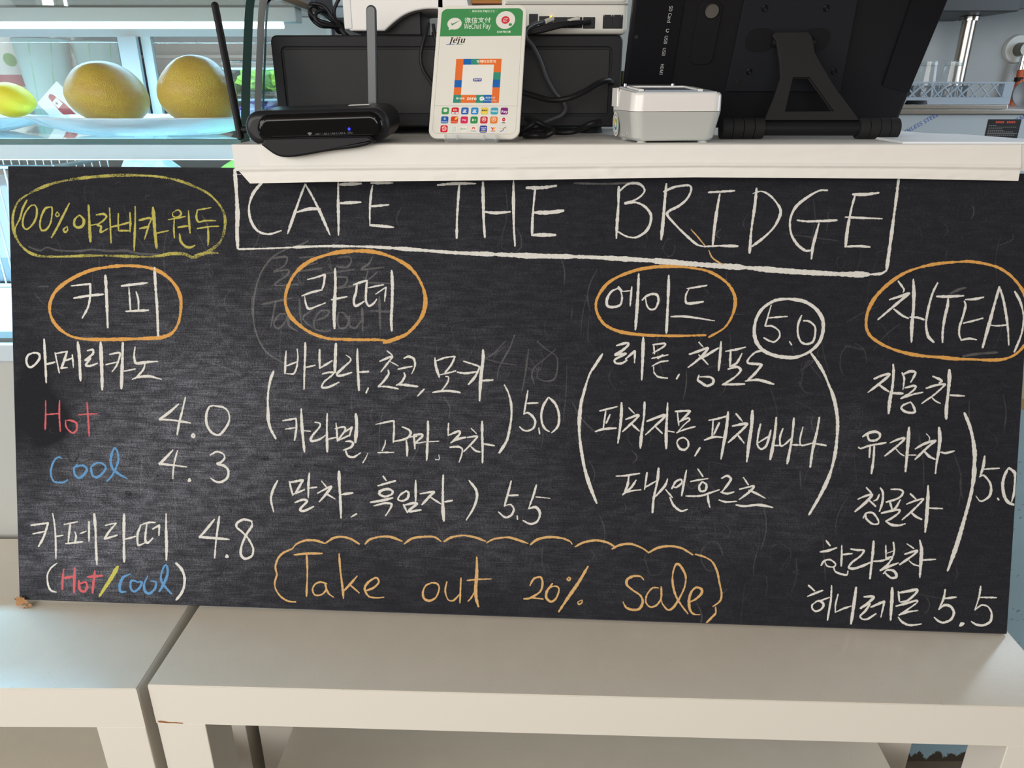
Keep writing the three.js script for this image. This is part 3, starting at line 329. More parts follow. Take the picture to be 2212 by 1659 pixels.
// chalk dust left by the cloth: [photo x, y, radius x, radius y, amount]
const dust = [[300, 1060, 330, 300, 0.098], [160, 1200, 190, 130, 0.06], [420, 840, 220, 160, 0.052], [640, 900, 260, 330, 0.038], [1000, 900, 260, 260, 0.034], [1000, 1130, 300, 120, 0.026], [300, 640, 260, 130, 0.024], [800, 560, 420, 160, 0.012], [1560, 1120, 260, 70, 0.022], [1760, 960, 150, 130, 0.018], [1250, 1240, 330, 70, 0.01], [720, 680, 170, 120, 0.010], [92, 905, 62, 95, -0.095], [80, 800, 60, 80, -0.03]].map(([x, y, rx, ry, k]) => { const [a, b] = boardUv(x, y); return [a * TW, (1 - b) * TH, rx * 1.47, ry * 1.45, k]; });
const halves = [new Uint8Array(TW / 2 * TH * 4), new Uint8Array(TW / 2 * TH * 4)];
for (let y = 0; y < TH; y++) for (let x = 0; x < TW; x++) {
  const o = y * TW + x, wx = x + 60 * n2(x * 0.004, y * 0.004), wy = y + 60 * n2(x * 0.004 + 50, y * 0.004);
  let d = 0.0085;
  for (const [cx, cy, rx, ry, k] of dust) { const q = ((wx - cx) / rx) ** 2 + ((wy - cy) / ry) ** 2; if (q < 4) d += k * Math.exp(-q * 1.3); }
  d = Math.max(0.0015, d);
  const h = hash(x >> 1, y >> 1), weave = 0.75 + 0.5 * n2(x * 0.006, y * 0.35) + 0.25 * n2(x * 0.25, y * 0.03), grain = 0.55 + 1.0 * h * h + 0.35 * n2(x * 0.22, y * 0.22), swipe = 0.9 + 0.4 * n2(x * 0.011 + y * 0.004, y * 0.03);
  const scratch = n2(x * 0.05 + 3 * n2(x * 0.01, y * 0.01), y * 0.012) > 0.86 ? 0.35 : 1;
  d = Math.max(0, d * weave * grain * swipe * scratch);
  const spk = hash(x, y + 7777) > 0.9994 ? 0.16 : 0, b = 0.0125 * (0.85 + 0.3 * h);
  let r = b * 0.97 + d * 0.96 + spk, g = b * 1.0 + d * 1.0 + spk, bl = b * 1.35 + d * 1.16 + spk * 0.9;
  const f = faint[o];
  if (f > 0) { const a = f * (0.25 + 0.9 * hash(x + 17, y)) * 0.75; r += a * 0.42; g += a * 0.415; bl += a * 0.38; }
  const c = cover[o];
  if (c > 0) {
    const thr = 0.42 * hash(x >> 1, (y >> 1) + 999) + 0.30 * (0.5 + 0.5 * n2(x * 0.33, y * 0.33)) + 0.2 * (0.5 + 0.5 * n2(x * 0.12 + 40, y * 0.12)), a = Math.max(0, Math.min(1, (c * 1.12 - thr) * 4 + 0.12)) * Math.min(1, c * 1.4) * 0.96, k = CHALK[kind[o]], t = 0.9 + 0.2 * h;
    r = r * (1 - a) + k[0] * a * t; g = g * (1 - a) + k[1] * a * t; bl = bl * (1 - a) + k[2] * a * t;
  }
  const half = x < TW / 2 ? 0 : 1, q = (y * (TW / 2) + x - half * TW / 2) * 4, D = halves[half];
  D[q] = enc(r); D[q + 1] = enc(g); D[q + 2] = enc(bl); D[q + 3] = 255;
}
const boardMats = halves.map((d) => { const t = new THREE.DataTexture(d, TW / 2, TH); t.flipY = true; t.colorSpace = THREE.SRGBColorSpace; t.magFilter = t.minFilter = THREE.LinearFilter; t.needsUpdate = true; return new THREE.MeshPhysicalMaterial({ map: t, roughness: 0.9, specularIntensity: 0.35 }); });
{
  const g = thing('blackboard', 'long blackboard with a chalk drinks menu leaning on the benches', 'blackboard');
  g.matrixAutoUpdate = true; g.position.copy(BO);
  g.quaternion.setFromRotationMatrix(new THREE.Matrix4().makeBasis(BX, BUP, BN));
  const e = 0.0012;
  part('panel', rbox(BW, BH, BT, 0.0012, BW / 2, BH / 2, -BT / 2 - 0.0002, 2), std(0.016, 0.016, 0.024, 0.6), g);
  const p = [], uv = [], nn = [];
  for (const [x0, x1] of [[e, BW / 2], [BW / 2, BW - e]]) { const a = x0 / BW * 2 - (x0 >= BW / 2 ? 1 : 0), b = x1 / BW * 2 - (x0 >= BW / 2 ? 1 : 0); for (const [x, y, s, t] of [[x0, e, a, e / BH], [x1, e, b, e / BH], [x1, BH - e, b, 1 - e / BH], [x0, e, a, e / BH], [x1, BH - e, b, 1 - e / BH], [x0, BH - e, a, 1 - e / BH]]) { p.push(x, y, 0); uv.push(s, t); nn.push(0, 0, 1); } }
  const f = new THREE.BufferGeometry(); f.setAttribute('position', new THREE.Float32BufferAttribute(p, 3)); f.setAttribute('uv', new THREE.Float32BufferAttribute(uv, 2)); f.setAttribute('normal', new THREE.Float32BufferAttribute(nn, 3)); f.addGroup(0, 6, 0); f.addGroup(6, 6, 1);
  const face = part('writing_surface', f, boardMats, g); face.userData.label = 'black chalk surface lettered by hand in Korean and English';
}
// brown scrap at the board's lower left corner
{
  const m = std(0.36, 0.185, 0.08, 0.95, { side: THREE.DoubleSide }), a = atY(42, 1301, 0.4506);
  const t = thing('cardboard_scrap', 'torn brown cardboard scrap at the lower left corner of the blackboard', 'scrap', [a.x, 0.4503, a.z + 0.004]);
  const crumple = (w, h, k) => grid(8, 6, (u, v) => V((u - 0.5) * w * (1 - 0.5 * v) + 0.001 * n2(u * 5 + k, v * 5), v * h + 0.0012 * n2(u * 6, v * 6 + k), 0.0014 * n2(u * 4 + k, v * 4) + v * -0.001));
  part('upper_flap', crumple(0.016, 0.010, 1).rotateZ(0.35).translate(0.007, 0.0012, 0.001), m, t);
  part('lower_flap', crumple(0.013, 0.004, 5).rotateX(-0.9).rotateZ(0.3).translate(0.016, 0.001, 0.006), m, t);
}

// ---------------------------------------------------------------- display case
const SX0 = -1.62, SX1 = -0.2945, ROOF = 1.107, DECK = 0.72, REAR = -1.33, SHELF = 0.9425;
const profile = [[-0.836, 0.70], [-0.838, 0.80], [-0.847, 0.87], [-0.86, 0.921], [-0.885, 0.982], [-0.91, 1.031], [-0.947, 1.094], [-0.985, ROOF]];
const curve = new THREE.SplineCurve(profile.map(([z, y]) => new THREE.Vector2(z, y))).getPoints(40);
const LEDW = glow(new THREE.Color(0.82, 0.94, 1.0), 5);
{
  const c = thing('display_case', 'lit glass display case with a curved front holding fruit', 'display case');
  part('base_cabinet', span(SX0, SX1, 0, 0.694, REAR, -0.838), std(0.43, 0.44, 0.42, 0.5), c);
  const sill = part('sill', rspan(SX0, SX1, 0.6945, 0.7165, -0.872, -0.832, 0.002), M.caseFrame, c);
  part('gasket', span(SX0, SX1, 0.7168, 0.7215, -0.868, -0.842), std(0.10, 0.095, 0.085, 0.8), sill);
  part('deck', span(SX0, SX1 - 0.012, 0.6995, DECK, REAR + 0.012, -0.873), std(0.84, 0.86, 0.87, 0.3), c);
  part('front_glass', grid(1, 40, (u, v) => { const q = curve[Math.round(v * 40)]; return V(SX0 + (SX1 - 0.010 - SX0) * u, q.y, q.x); }), M.pane, c);
  part('roof_glass', new THREE.PlaneGeometry(SX1 - 0.01 - SX0, 0.985 + REAR + 0.70 - 0.013).rotateX(-Math.PI / 2).translate((SX0 + SX1 - 0.01) / 2, ROOF, (REAR - 0.985) / 2), M.pane, c);
  const side = new THREE.Shape([...curve.map((q) => new THREE.Vector2(q.x, q.y)), new THREE.Vector2(REAR, ROOF), new THREE.Vector2(REAR, 0.70)]);
  const sideGlass = part('side_glass', new THREE.ShapeGeometry(side).applyMatrix4(new THREE.Matrix4().makeBasis(V(0, 0, 1), V(0, 1, 0), V(-1, 0, 0))).translate(SX1 - 0.003, 0, 0), M.pane, c);
  const strip = (x0, x1, off, depth) => grid(1, 40, (u, v) => { const q = curve[Math.round(v * 40)]; return V(x0 + (x1 - x0) * u, q.y - off * 0.3, q.x - off); });
  part('glass_edge', [strip(SX1 - 0.010, SX1, 0, 0), span(SX1 - 0.010, SX1, ROOF - 0.002, ROOF + 0.006, REAR, -0.985)], M.glassEdge, sideGlass).userData.label = 'dark green polished edge';
  part('edge_trim', grid(1, 40, (u, v) => { const q = curve[Math.round(v * 40)]; return V(SX1 + 0.0006, q.y - u * 0.006, q.x - 0.014 - u * 0.022); }), std(0.55, 0.56, 0.54, 0.5), sideGlass);
  part('edge_highlight', grid(1, 40, (u, v) => { const q = curve[Math.round(v * 40)]; return V(SX1 + 0.0006, q.y - u * 0.002, q.x - 0.042 - u * 0.007); }), phys(0.10, 0.34, 0.40, 0.1), sideGlass);  // cyan highlight along the glass edge, painted as a coloured strip
  const sh = part('glass_shelf', new THREE.PlaneGeometry(SX1 - 0.012 - SX0, 0.36).rotateX(-Math.PI / 2).translate((SX0 + SX1 - 0.012) / 2, SHELF, -1.135), M.shelfPane, c);
  part('shelf_edge', rspan(SX0, SX1 - 0.012, SHELF - 0.0065, SHELF - 0.0003, -0.958, -0.952, 0.001), phys(0.05, 0.12, 0.12, 0.15), sh);
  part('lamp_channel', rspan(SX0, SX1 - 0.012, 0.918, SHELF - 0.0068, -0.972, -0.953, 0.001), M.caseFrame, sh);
  part('shelf_lamp', span(SX0, SX1 - 0.014, 0.9172, 0.918, -0.966, -0.956), LEDW, sh);
  const lampPart = part('lamp_housing', rspan(SX0, SX1 - 0.010, 1.0875, ROOF - 0.001, -1.19, -1.156, 0.0015), std(0.40, 0.44, 0.44, 0.45), c);
  part('lamp_tube', new THREE.CylinderGeometry(0.0042, 0.0042, SX1 - 0.03 - SX0, 16).rotateZ(Math.PI / 2).translate((SX0 + SX1 - 0.03) / 2, 1.083, -1.16), LEDW, lampPart);
  // sliding doors at the back, above and below the shelf
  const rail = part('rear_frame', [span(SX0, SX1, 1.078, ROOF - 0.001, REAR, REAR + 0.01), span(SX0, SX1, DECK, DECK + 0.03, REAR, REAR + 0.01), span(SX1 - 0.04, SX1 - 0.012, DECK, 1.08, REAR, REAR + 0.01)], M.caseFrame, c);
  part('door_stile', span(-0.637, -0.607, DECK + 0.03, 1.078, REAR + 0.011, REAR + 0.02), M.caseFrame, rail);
  part('door_stile', span(-0.604, -0.588, DECK + 0.03, 1.078, REAR + 0.001, REAR + 0.01), std(0.55, 0.66, 0.70, 0.4), rail);
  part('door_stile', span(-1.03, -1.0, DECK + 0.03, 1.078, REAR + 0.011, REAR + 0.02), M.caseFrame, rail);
  part('door_pane', new THREE.PlaneGeometry(0.36, 0.328).translate(-0.82, 0.914, REAR + 0.015), M.pane, rail);
  part('door_pane', new THREE.PlaneGeometry(0.255, 0.328).translate(-0.463, 0.914, REAR + 0.005), M.pane, rail);
}
// plates and fruit
const peel = (hue) => { const t = dataTex(512, 256, (u, v, x, y) => { const p = n3(Math.cos(u * 6.283) * 28, Math.sin(u * 6.283) * 28, v * 40), b = fbm(u * 5 + hue, v * 5), k = 1 + 0.10 * b - 0.10 * Math.max(0, p); return [0.62 * k, (0.42 + 0.05 * b) * k, 0.06 * k]; }); return t; };
const peelBump = dataTex(1024, 512, (u, v) => { const p = 0.55 + 0.4 * n3(Math.cos(u * 6.283) * 40, Math.sin(u * 6.283) * 40, v * 110) * (0.6 + 0.4 * n2(u * 160, v * 80)); return [p, p, p]; }, false);
function fruit(name, label, cat, [x, y, z], r, [sx, sy, sz], tilt, bumpy, mat, group) {
  const g = new THREE.SphereGeometry(r, 64, 40), p = g.attributes.position, q = V();
  for (let i = 0; i < p.count; i++) { q.fromBufferAttribute(p, i); const k = 1 + bumpy * n3(q.x * 16 + x * 9, q.y * 16, q.z * 16); p.setXYZ(i, q.x * sx * k * (1 - 0.12 * q.y / r), q.y * sy * k, q.z * sz * k); }
  g.rotateZ(tilt); g.computeVertexNormals();
  const m = single(name, g, mat, label, cat, group); m.position.set(x, y, z); return m;
}
const plateTex = dataTex(256, 256, (u, v) => { const k = 0.5 + 0.5 * fbm(u * 22, v * 5, 3); return [k, k, k]; }, false);
function dish(label, cx, cz, rx, rz, y0, h) {
  const prof = [[0, 0.004], [0.58, 0.004], [0.70, 0.008], [0.86, 0.6 * h], [0.99, h], [1, h + 0.0015], [0.985, h + 0.002], [0.84, 0.68 * h], [0.66, 0.013], [0, 0.011]];
  const g = new THREE.LatheGeometry(prof.map(([r, y]) => new THREE.Vector2(r, y)), 72), p = g.attributes.position;
  for (let i = 0; i < p.count; i++) { const a = Math.atan2(p.getZ(i), p.getX(i)), w = 1 + 0.015 * Math.sin(a * 9) + 0.01 * n2(a * 4, 1); p.setXYZ(i, p.getX(i) * rx * w, p.getY(i) + y0, p.getZ(i) * rz * w); }
  g.computeVertexNormals(); const m = single('serving_plate', g, new THREE.MeshPhysicalMaterial({ color: new THREE.Color(0.78, 0.83, 0.86), roughness: 0.2, bumpMap: plateTex, bumpScale: 0.0012, transmission: 0.25, thickness: 0 }), label, 'plate'); m.position.set(cx, 0, cz); return m;
}
dish('oval frosted glass plate under the two grapefruits', -0.478, -1.035, 0.158, 0.085, SHELF - 0.0025, 0.0245);
dish('white glass plate under the lemon', -0.80, -1.12, 0.135, 0.085, SHELF - 0.0025, 0.021);
fruit('grapefruit', 'yellow grapefruit sloping down to one side, nearest the lemon', 'grapefruit', [-0.534, 0.9935, -1.045], 0.05, [1.01, 0.80, 0.95], -0.20, 0.022, new THREE.MeshPhysicalMaterial({ map: peel(0), bumpMap: peelBump, bumpScale: 0.002, roughness: 0.28, clearcoat: 0.25, clearcoatRoughness: 0.3 }), 'grapefruits on the glass plate');
fruit('grapefruit', 'yellow grapefruit on the oval plate beside the clear fruit boxes', 'grapefruit', [-0.408, 0.9965, -1.03], 0.05, [0.97, 0.86, 0.95], -0.12, 0.02, new THREE.MeshPhysicalMaterial({ map: peel(4), bumpMap: peelBump, bumpScale: 0.002, roughness: 0.28, clearcoat: 0.25, clearcoatRoughness: 0.3 }), 'grapefruits on the glass plate');
{
  const pts = []; for (let i = 0; i <= 30; i++) { const t = i / 30, s = Math.sin(Math.PI * t); pts.push(new THREE.Vector2(0.0005 + 0.0225 * Math.pow(s, 0.62) * (t < 0.1 || t > 0.9 ? 0.92 : 1), (t - 0.5) * 0.072)); }
  const g = new THREE.LatheGeometry(pts, 40).rotateZ(Math.PI / 2 - 0.12);
  const m = single('lemon', g, std(0.80, 0.68, 0.03, 0.4, { bumpMap: peelBump, bumpScale: 0.0004 }), 'bright yellow lemon with a pointed tip in the display case', 'lemon'); m.position.set(-0.7, 0.985, -1.10);
}
// clear punnets of leaves at the back of the shelf
function punnet(label, y0, h, palette, lumps) {
  const t = thing('fruit_box', label, 'box', [-0.372, y0, -1.235], 0, 'clear boxes stacked in the display case');
  const w = 0.125, d = 0.10;
  part('tray', loft([[0.001, w / 2 - 0.012, d / 2 - 0.012, 0.012], [h - 0.012, w / 2 - 0.003, d / 2 - 0.003, 0.014]], 5, false, true), M.clear, t);
  part('rim', [rbox(w, 0.003, 0.006, 0.001, 0, h - 0.011, d / 2 - 0.003), rbox(w, 0.003, 0.006, 0.001, 0, h - 0.011, -d / 2 + 0.003), rbox(0.006, 0.003, d, 0.001, w / 2 - 0.003, h - 0.011, 0), rbox(0.006, 0.003, d, 0.001, -w / 2 + 0.003, h - 0.011, 0)], phys(0.80, 0.86, 0.88, 0.12, { transmission: 0.6, thickness: 0 }), t);
  part('lid', rbox(w - 0.004, 0.010, d - 0.004, 0.004, 0, h - 0.0045, 0), M.clear, t);
  for (let i = 0; i < lumps; i++) {
    const g = new THREE.IcosahedronGeometry(0.016 + 0.008 * rnd(), 3), p = g.attributes.position, k = rnd() * 9;
    for (let j = 0; j < p.count; j++) { const q = 1 + 0.28 * n3(p.getX(j) * 60 + k, p.getY(j) * 60, p.getZ(j) * 60); p.setXYZ(j, p.getX(j) * q * 1.2, p.getY(j) * q * 0.7, p.getZ(j) * q); }
    g.computeVertexNormals(); g.translate((rnd() - 0.5) * (w - 0.06), 0.017 + rnd() * (h - 0.042), (rnd() - 0.5) * (d - 0.06));
    part('leaf_bundle', g, palette[i % palette.length], t);
  }
}
const purple = [std(0.16, 0.075, 0.36, 0.5), std(0.30, 0.20, 0.50, 0.5), std(0.10, 0.05, 0.22, 0.5), std(0.45, 0.45, 0.62, 0.5)];
const green = [std(0.33, 0.52, 0.06, 0.5), std(0.46, 0.58, 0.10, 0.5), std(0.16, 0.30, 0.06, 0.5), std(0.55, 0.60, 0.16, 0.5)];
punnet('lower clear plastic box of purple leaves at the back of the case', SHELF + 0.0003, 0.052, purple, 11);
punnet('upper clear plastic box of green leaves stacked on the purple one', SHELF + 0.0535, 0.042, green, 11);
// below the shelf
{
  const b = thing('plastic_bag', 'green and white plastic bag below the glass shelf', 'bag', [-0.40, DECK, -1.2]);
  const lump = (r, sx, sy, sz, k) => { const g = new THREE.IcosahedronGeometry(r, 5), p = g.attributes.position; for (let j = 0; j < p.count; j++) { const q = 1 + 0.12 * n3(p.getX(j) * 30 + k, p.getY(j) * 30, p.getZ(j) * 30) + 0.05 * n3(p.getX(j) * 90 + k, p.getY(j) * 90, p.getZ(j) * 90); p.setXYZ(j, p.getX(j) * q * sx, Math.max(-r * sy * 0.9, p.getY(j) * q * sy), p.getZ(j) * q * sz); } g.computeVertexNormals(); return g.translate(0, r * sy * 0.9, 0); };
  part('green_bag', lump(0.06, 1.2, 1.65, 0.9, 2), std(0.36, 0.60, 0.10, 0.35), b);
  part('label_patch', lump(0.02, 1.3, 1.0, 0.5, 4).translate(-0.055, 0.13, 0.04), std(0.55, 0.40, 0.62, 0.5), b);
  const b2 = thing('plastic_bag', 'crumpled translucent white bag below the glass shelf', 'bag', [-0.562, DECK, -1.19]);
  part('white_bag', lump(0.055, 1.2, 1.75, 0.9, 7), std(0.62, 0.63, 0.60, 0.4), b2);
  const r = thing('wire_basket', 'dark wire basket standing on the white deck of the case', 'basket', [-0.83, DECK, -1.17]);
  const bars = []; for (let i = 0; i <= 26; i++) { const x = -0.17 + i * 0.0131; bars.push(rod(V(x, 0.003, 0.08), V(x, 0.176, 0.08), 0.0016, 6), rod(V(x, 0.003, -0.08), V(x, 0.176, -0.08), 0.0016, 6)); }
  part('wire_mesh', bars, M.steel, r);
  part('rim', [rod(V(-0.175, 0.176, 0.08), V(0.175, 0.176, 0.08), 0.003), rod(V(-0.175, 0.176, -0.08), V(0.175, 0.176, -0.08), 0.003), rod(V(-0.175, 0.176, -0.08), V(-0.175, 0.176, 0.08), 0.003), rod(V(0.175, 0.176, -0.08), V(0.175, 0.176, 0.08), 0.003), rod(V(-0.175, 0.004, 0.08), V(0.175, 0.004, 0.08), 0.003), rod(V(-0.175, 0.004, -0.08), V(0.175, 0.004, -0.08), 0.003)], M.steel, r);
  part('liner', rspan(-0.165, 0.165, 0.006, 0.15, -0.07, 0.07, 0.004), std(0.17, 0.19, 0.21, 0.5), r);
}
// ---------------------------------------------------------------- work table behind the case
{
  const t = thing('work_table', 'stainless steel work table behind the display case', 'table', [-1.28, 0, -1.72]);
  part('tabletop', rspan(-0.95, 0.95, 0.885, 0.92, -0.34, 0.34, 0.003), M.steel, t);
  for (const sx of [-1, 1]) for (const sz of [-1, 1]) part('leg', cyl(0.02, 0.02, 0.885, sx * 0.9, 0.4425, sz * 0.28), M.steel, t);
  const a = thing('appliance', 'dark grey kitchen appliance on the steel table behind the case', 'appliance', [-1.15, 0.92, -1.85]);
  part('body', rspan(-0.55, 0.72, 0.0005, 0.145, -0.15, 0.06, 0.008), std(0.028, 0.034, 0.043, 0.5), a);
  part('lid', rspan(-0.52, 0.72, 0.146, 0.33, -0.14, 0.05, 0.012), std(0.028, 0.035, 0.045, 0.5), a);
  part('trim', rspan(-0.55, 0.72, 0.142, 0.149, -0.155, 0.064, 0.001), std(0.16, 0.18, 0.2, 0.4), a);
}
{
  const cupTex = canvasTex(1024, 512, (g, w, h) => { g.fillStyle = '#9dc0c2'; g.fillRect(0, 0, w, h); g.fillStyle = '#79b79f'; g.font = 'bold 34px sans-serif'; g.textAlign = 'center'; for (let i = -2; i < 9; i++) { g.save(); g.translate(i * 128 + 60, h / 2); g.rotate(-0.95); for (let k = -5; k < 6; k++) { g.fillRect(k * 62 - 22, -7 + (k % 2) * 2, 40, 9); g.beginPath(); g.arc(k * 62 + 26, -3, 5, 0, 7); g.fill(); } g.restore(); } });
  const c = thing('paper_cup', 'pale paper cup with green diagonal print behind the case', 'cup', [-0.855, 0.9203, -1.47]);
  part('wall', new THREE.LatheGeometry([[0.03, 0], [0.031, 0.001], [0.0455, 0.158], [0.047, 0.161], [0.0455, 0.163], [0.044, 0.158]].map(([r, y]) => new THREE.Vector2(r, y)), 48), new THREE.MeshStandardMaterial({ map: cupTex, roughness: 0.6, side: THREE.DoubleSide }), c);
  part('base', cyl(0.030, 0.030, 0.002, 0, 0.002, 0), M.white, c);
  const c2 = thing('paper_cup', 'second printed paper cup half hidden behind a grapefruit', 'cup', [-0.765, 0.9203, -1.50]);
  part('wall', new THREE.LatheGeometry([[0.03, 0], [0.031, 0.001], [0.0455, 0.155], [0.047, 0.158], [0.0455, 0.160], [0.044, 0.155]].map(([r, y]) => new THREE.Vector2(r, y)), 48), new THREE.MeshStandardMaterial({ map: cupTex, roughness: 0.6, side: THREE.DoubleSide, color: new THREE.Color(0.75, 0.78, 0.8) }), c2);
  part('base', cyl(0.030, 0.030, 0.002, 0, 0.002, 0), M.white, c2);
  // sachets printed with a red bottle
  const sachetTex = canvasTex(256, 256, (g, w, h) => { g.fillStyle = '#dfe3e6'; g.fillRect(0, 0, w, h); g.fillStyle = '#a3222c'; g.beginPath(); g.moveTo(105, 30); g.quadraticCurveTo(130, 10, 150, 34); g.lineTo(168, 120); g.lineTo(170, 236); g.lineTo(92, 236); g.lineTo(90, 120); g.closePath(); g.fill(); g.fillStyle = '#e9d9dc'; g.fillRect(100, 60, 56, 50); g.fillStyle = '#555'; g.beginPath(); g.arc(120, 84, 8, 0, 7); g.fill(); });
  const sm = new THREE.MeshStandardMaterial({ map: sachetTex, roughness: 0.5 });
  [[-0.800, 0.9665, -1.405, 0.75, 'white sachet with a red bottle print leaning on the paper cup'], [-0.735, 0.9555, -1.41, 0.5, 'white sachet with red print close behind the grapefruit']].forEach(([x, y, z, a, label]) => {
    const g = plate3(roundRect(0.055, 0.075, 0.002), 0.004, 0.0015), p = g.attributes.position, uv = new Float32Array(p.count * 2); for (let i = 0; i < p.count; i++) { uv[2 * i] = p.getX(i) / 0.055 + 0.5; uv[2 * i + 1] = p.getY(i) / 0.075 + 0.5; } g.setAttribute('uv', new THREE.BufferAttribute(uv, 2));
    const m = single('sachet', g.rotateZ(a).rotateX(-0.15), sm, label, 'sachet', 'sachets behind the case'); m.position.set(x, y, z);
  });
  // bottles and cartons further left
  const j = thing('milk_carton', 'white gabled carton beside the bottle with a pink and green label', 'carton', [-1.08, 0.9203, -1.56]);
  part('carton_body', rspan(-0.06, 0.06, 0, 0.24, -0.04, 0.04, 0.004), std(0.52, 0.54, 0.53, 0.6), j);
  part('carton_gable', plate3(poly([[-0.04, 0], [0.04, 0], [0.004, 0.04], [-0.004, 0.04]]), 0.12).rotateY(Math.PI / 2).translate(-0.06, 0.24, 0), std(0.60, 0.62, 0.63, 0.6), j);
  const b = thing('bottle', 'clear bottle with a pink and green label behind the case', 'bottle', [-0.965, 0.9203, -1.55]);
  part('bottle_body', new THREE.LatheGeometry([[0, 0], [0.03, 0], [0.032, 0.006], [0.032, 0.2], [0.028, 0.225], [0.014, 0.245], [0.013, 0.27], [0, 0.27]].map(([r, y]) => new THREE.Vector2(r, y)), 32), std(0.62, 0.66, 0.66, 0.2), b);
  part('bottle_label', new THREE.CylinderGeometry(0.0324, 0.0324, 0.12, 32, 1, true).translate(0, 0.13, 0), new THREE.MeshStandardMaterial({ map: canvasTex(256, 128, (g, w, h) => { g.fillStyle = '#d9dcdb'; g.fillRect(0, 0, w, h); g.fillStyle = '#a5304f'; g.fillRect(0, 92, w, 22); g.fillStyle = '#5d9a4a'; for (let i = 0; i < 6; i++) { g.beginPath(); g.ellipse(20 + i * 44, 64, 14, 12, 0.4, 0, 7); g.fill(); } }), roughness: 0.5, side: THREE.DoubleSide }), b);
  part('bottle_cap', cyl(0.0145, 0.0145, 0.018, 0, 0.279, 0), M.white, b);
  const s = thing('glass_jar', 'clear glass jar with a bright rim highlight behind the case', 'jar', [-0.885, 0.9203, -1.60]);
  part('jar_wall', new THREE.LatheGeometry([[0, 0.001], [0.035, 0.001], [0.036, 0.01], [0.036, 0.22], [0.034, 0.225]].map(([r, y]) => new THREE.Vector2(r, y)), 40), phys(0.85, 0.9, 0.92, 0.04, { transmission: 0.9, thickness: 0 }), s);
  part('jar_lid', cyl(0.037, 0.037, 0.02, 0, 0.236, 0), M.chrome, s);
}

// ---------------------------------------------------------------- on the counter
const font = await new FontLoader().loadAsync('fonts/droid/droid_sans_bold.typeface.json');
const fontR = await new FontLoader().loadAsync('fonts/droid/droid_sans_regular.typeface.json');
function lettering(text, size, parent, mat, put, f = font, depth = 0.0001) {   // flat raised print, centred
  const g = new TextGeometry(text, { font: f, size, depth, curveSegments: 3, bevelEnabled: false }); g.computeBoundingBox();
  const b = g.boundingBox; g.translate(-(b.max.x + b.min.x) / 2, -(b.max.y + b.min.y) / 2, 0); put(g);
  return part('lettering', g, mat, parent);
}
// cash drawer
{
  const z = -0.96, bl = atZ(610, 270, z), w0 = atZ(1326, 270, z).x - bl.x, y0 = 0.9557, H = 1.0588 - y0, cx = bl.x + w0 / 2 + 0.001;
  const t = thing('cash_drawer', 'wide black steel cash drawer behind the router and payment sign', 'cash drawer', [cx, CT, z - 0.2]);
  const W = w0 + 0.012;
  part('case_body', rspan(-W / 2, W / 2, y0 - CT, y0 - CT + H, -0.19, 0.198, 0.007), M.blackMatt, t);
  const fr = part('front_frame', plate3((() => { const s = roundRect(W - 0.004, H - 0.003, 0.008); s.holes.push(new THREE.Path(roundRect(W - 0.026, H - 0.026, 0.006).getPoints(8))); return s; })(), 0.004, 0.001).translate(0, y0 - CT + H / 2, 0.1965), M.blackMatt, t);
  const tex = dataTex(256, 256, (u, v) => { const k = 0.5 + 0.5 * n2(u * 120, v * 120); return [k, k, k]; }, false); tex.wrapS = tex.wrapT = THREE.RepeatWrapping; tex.repeat.set(6, 2);
  part('front_panel', rbox(W - 0.031, H - 0.031, 0.003, 0.0012, 0, y0 - CT + H / 2, 0.1985), phys(0.020, 0.020, 0.022, 0.55, { bumpMap: tex, bumpScale: 0.0002, specularIntensity: 0.5 }), t);
  for (const sx of [-1, 1]) for (const sz of [-1, 1]) part('foot', cyl(0.012, 0.014, y0 - CT, sx * (W / 2 - 0.03), (y0 - CT) / 2, sz * 0.16), M.rubber, t);
}
const DT = 1.0589;
// white machine with an arched opening on the drawer
{
  const z = -0.968, L = atZ(745, 40, z).x, R = -0.0795, t = thing('receipt_printer', 'white machine with a black arched opening on the cash drawer', 'printer', [(L + R) / 2, DT, z - 0.08]);
  const w = (R - L) / 2, s = poly([[-w, 0.004], [-w + 0.006, 0.0]]);
  s.lineTo(-w + 0.046, 0.0); s.bezierCurveTo(-w + 0.062, 0.012, -w + 0.072, 0.0235, -w + 0.105, 0.0235); s.bezierCurveTo(-w + 0.125, 0.0235, -w + 0.14, 0.016, -w + 0.152, 0.0); s.lineTo(w - 0.006, 0); s.lineTo(w, 0.006); s.lineTo(w, 0.13); s.lineTo(-w, 0.13); s.closePath();
  const shell = part('shell', plate3(s, 0.12, 0.002).translate(0, 0.0045, -0.04), std(0.68, 0.67, 0.655, 0.4), t);
  part('recess', rspan(-w + 0.03, w - 0.03, 0.0005, 0.045, -0.045, 0.06, 0.002), M.black, t);
  part('corner_strip', rspan(-w - 0.0015, -w + 0.009, 0.006, 0.13, 0.07, 0.0805, 0.002), std(0.62, 0.62, 0.61, 0.4), shell);
  for (const [x, zz] of [[-w + 0.02, 0.06], [w - 0.012, 0.06], [-w + 0.02, -0.03], [w - 0.012, -0.03]]) part('foot_pad', cyl(0.006, 0.006, 0.0045, x, 0.00225, zz), M.rubber, t);
}
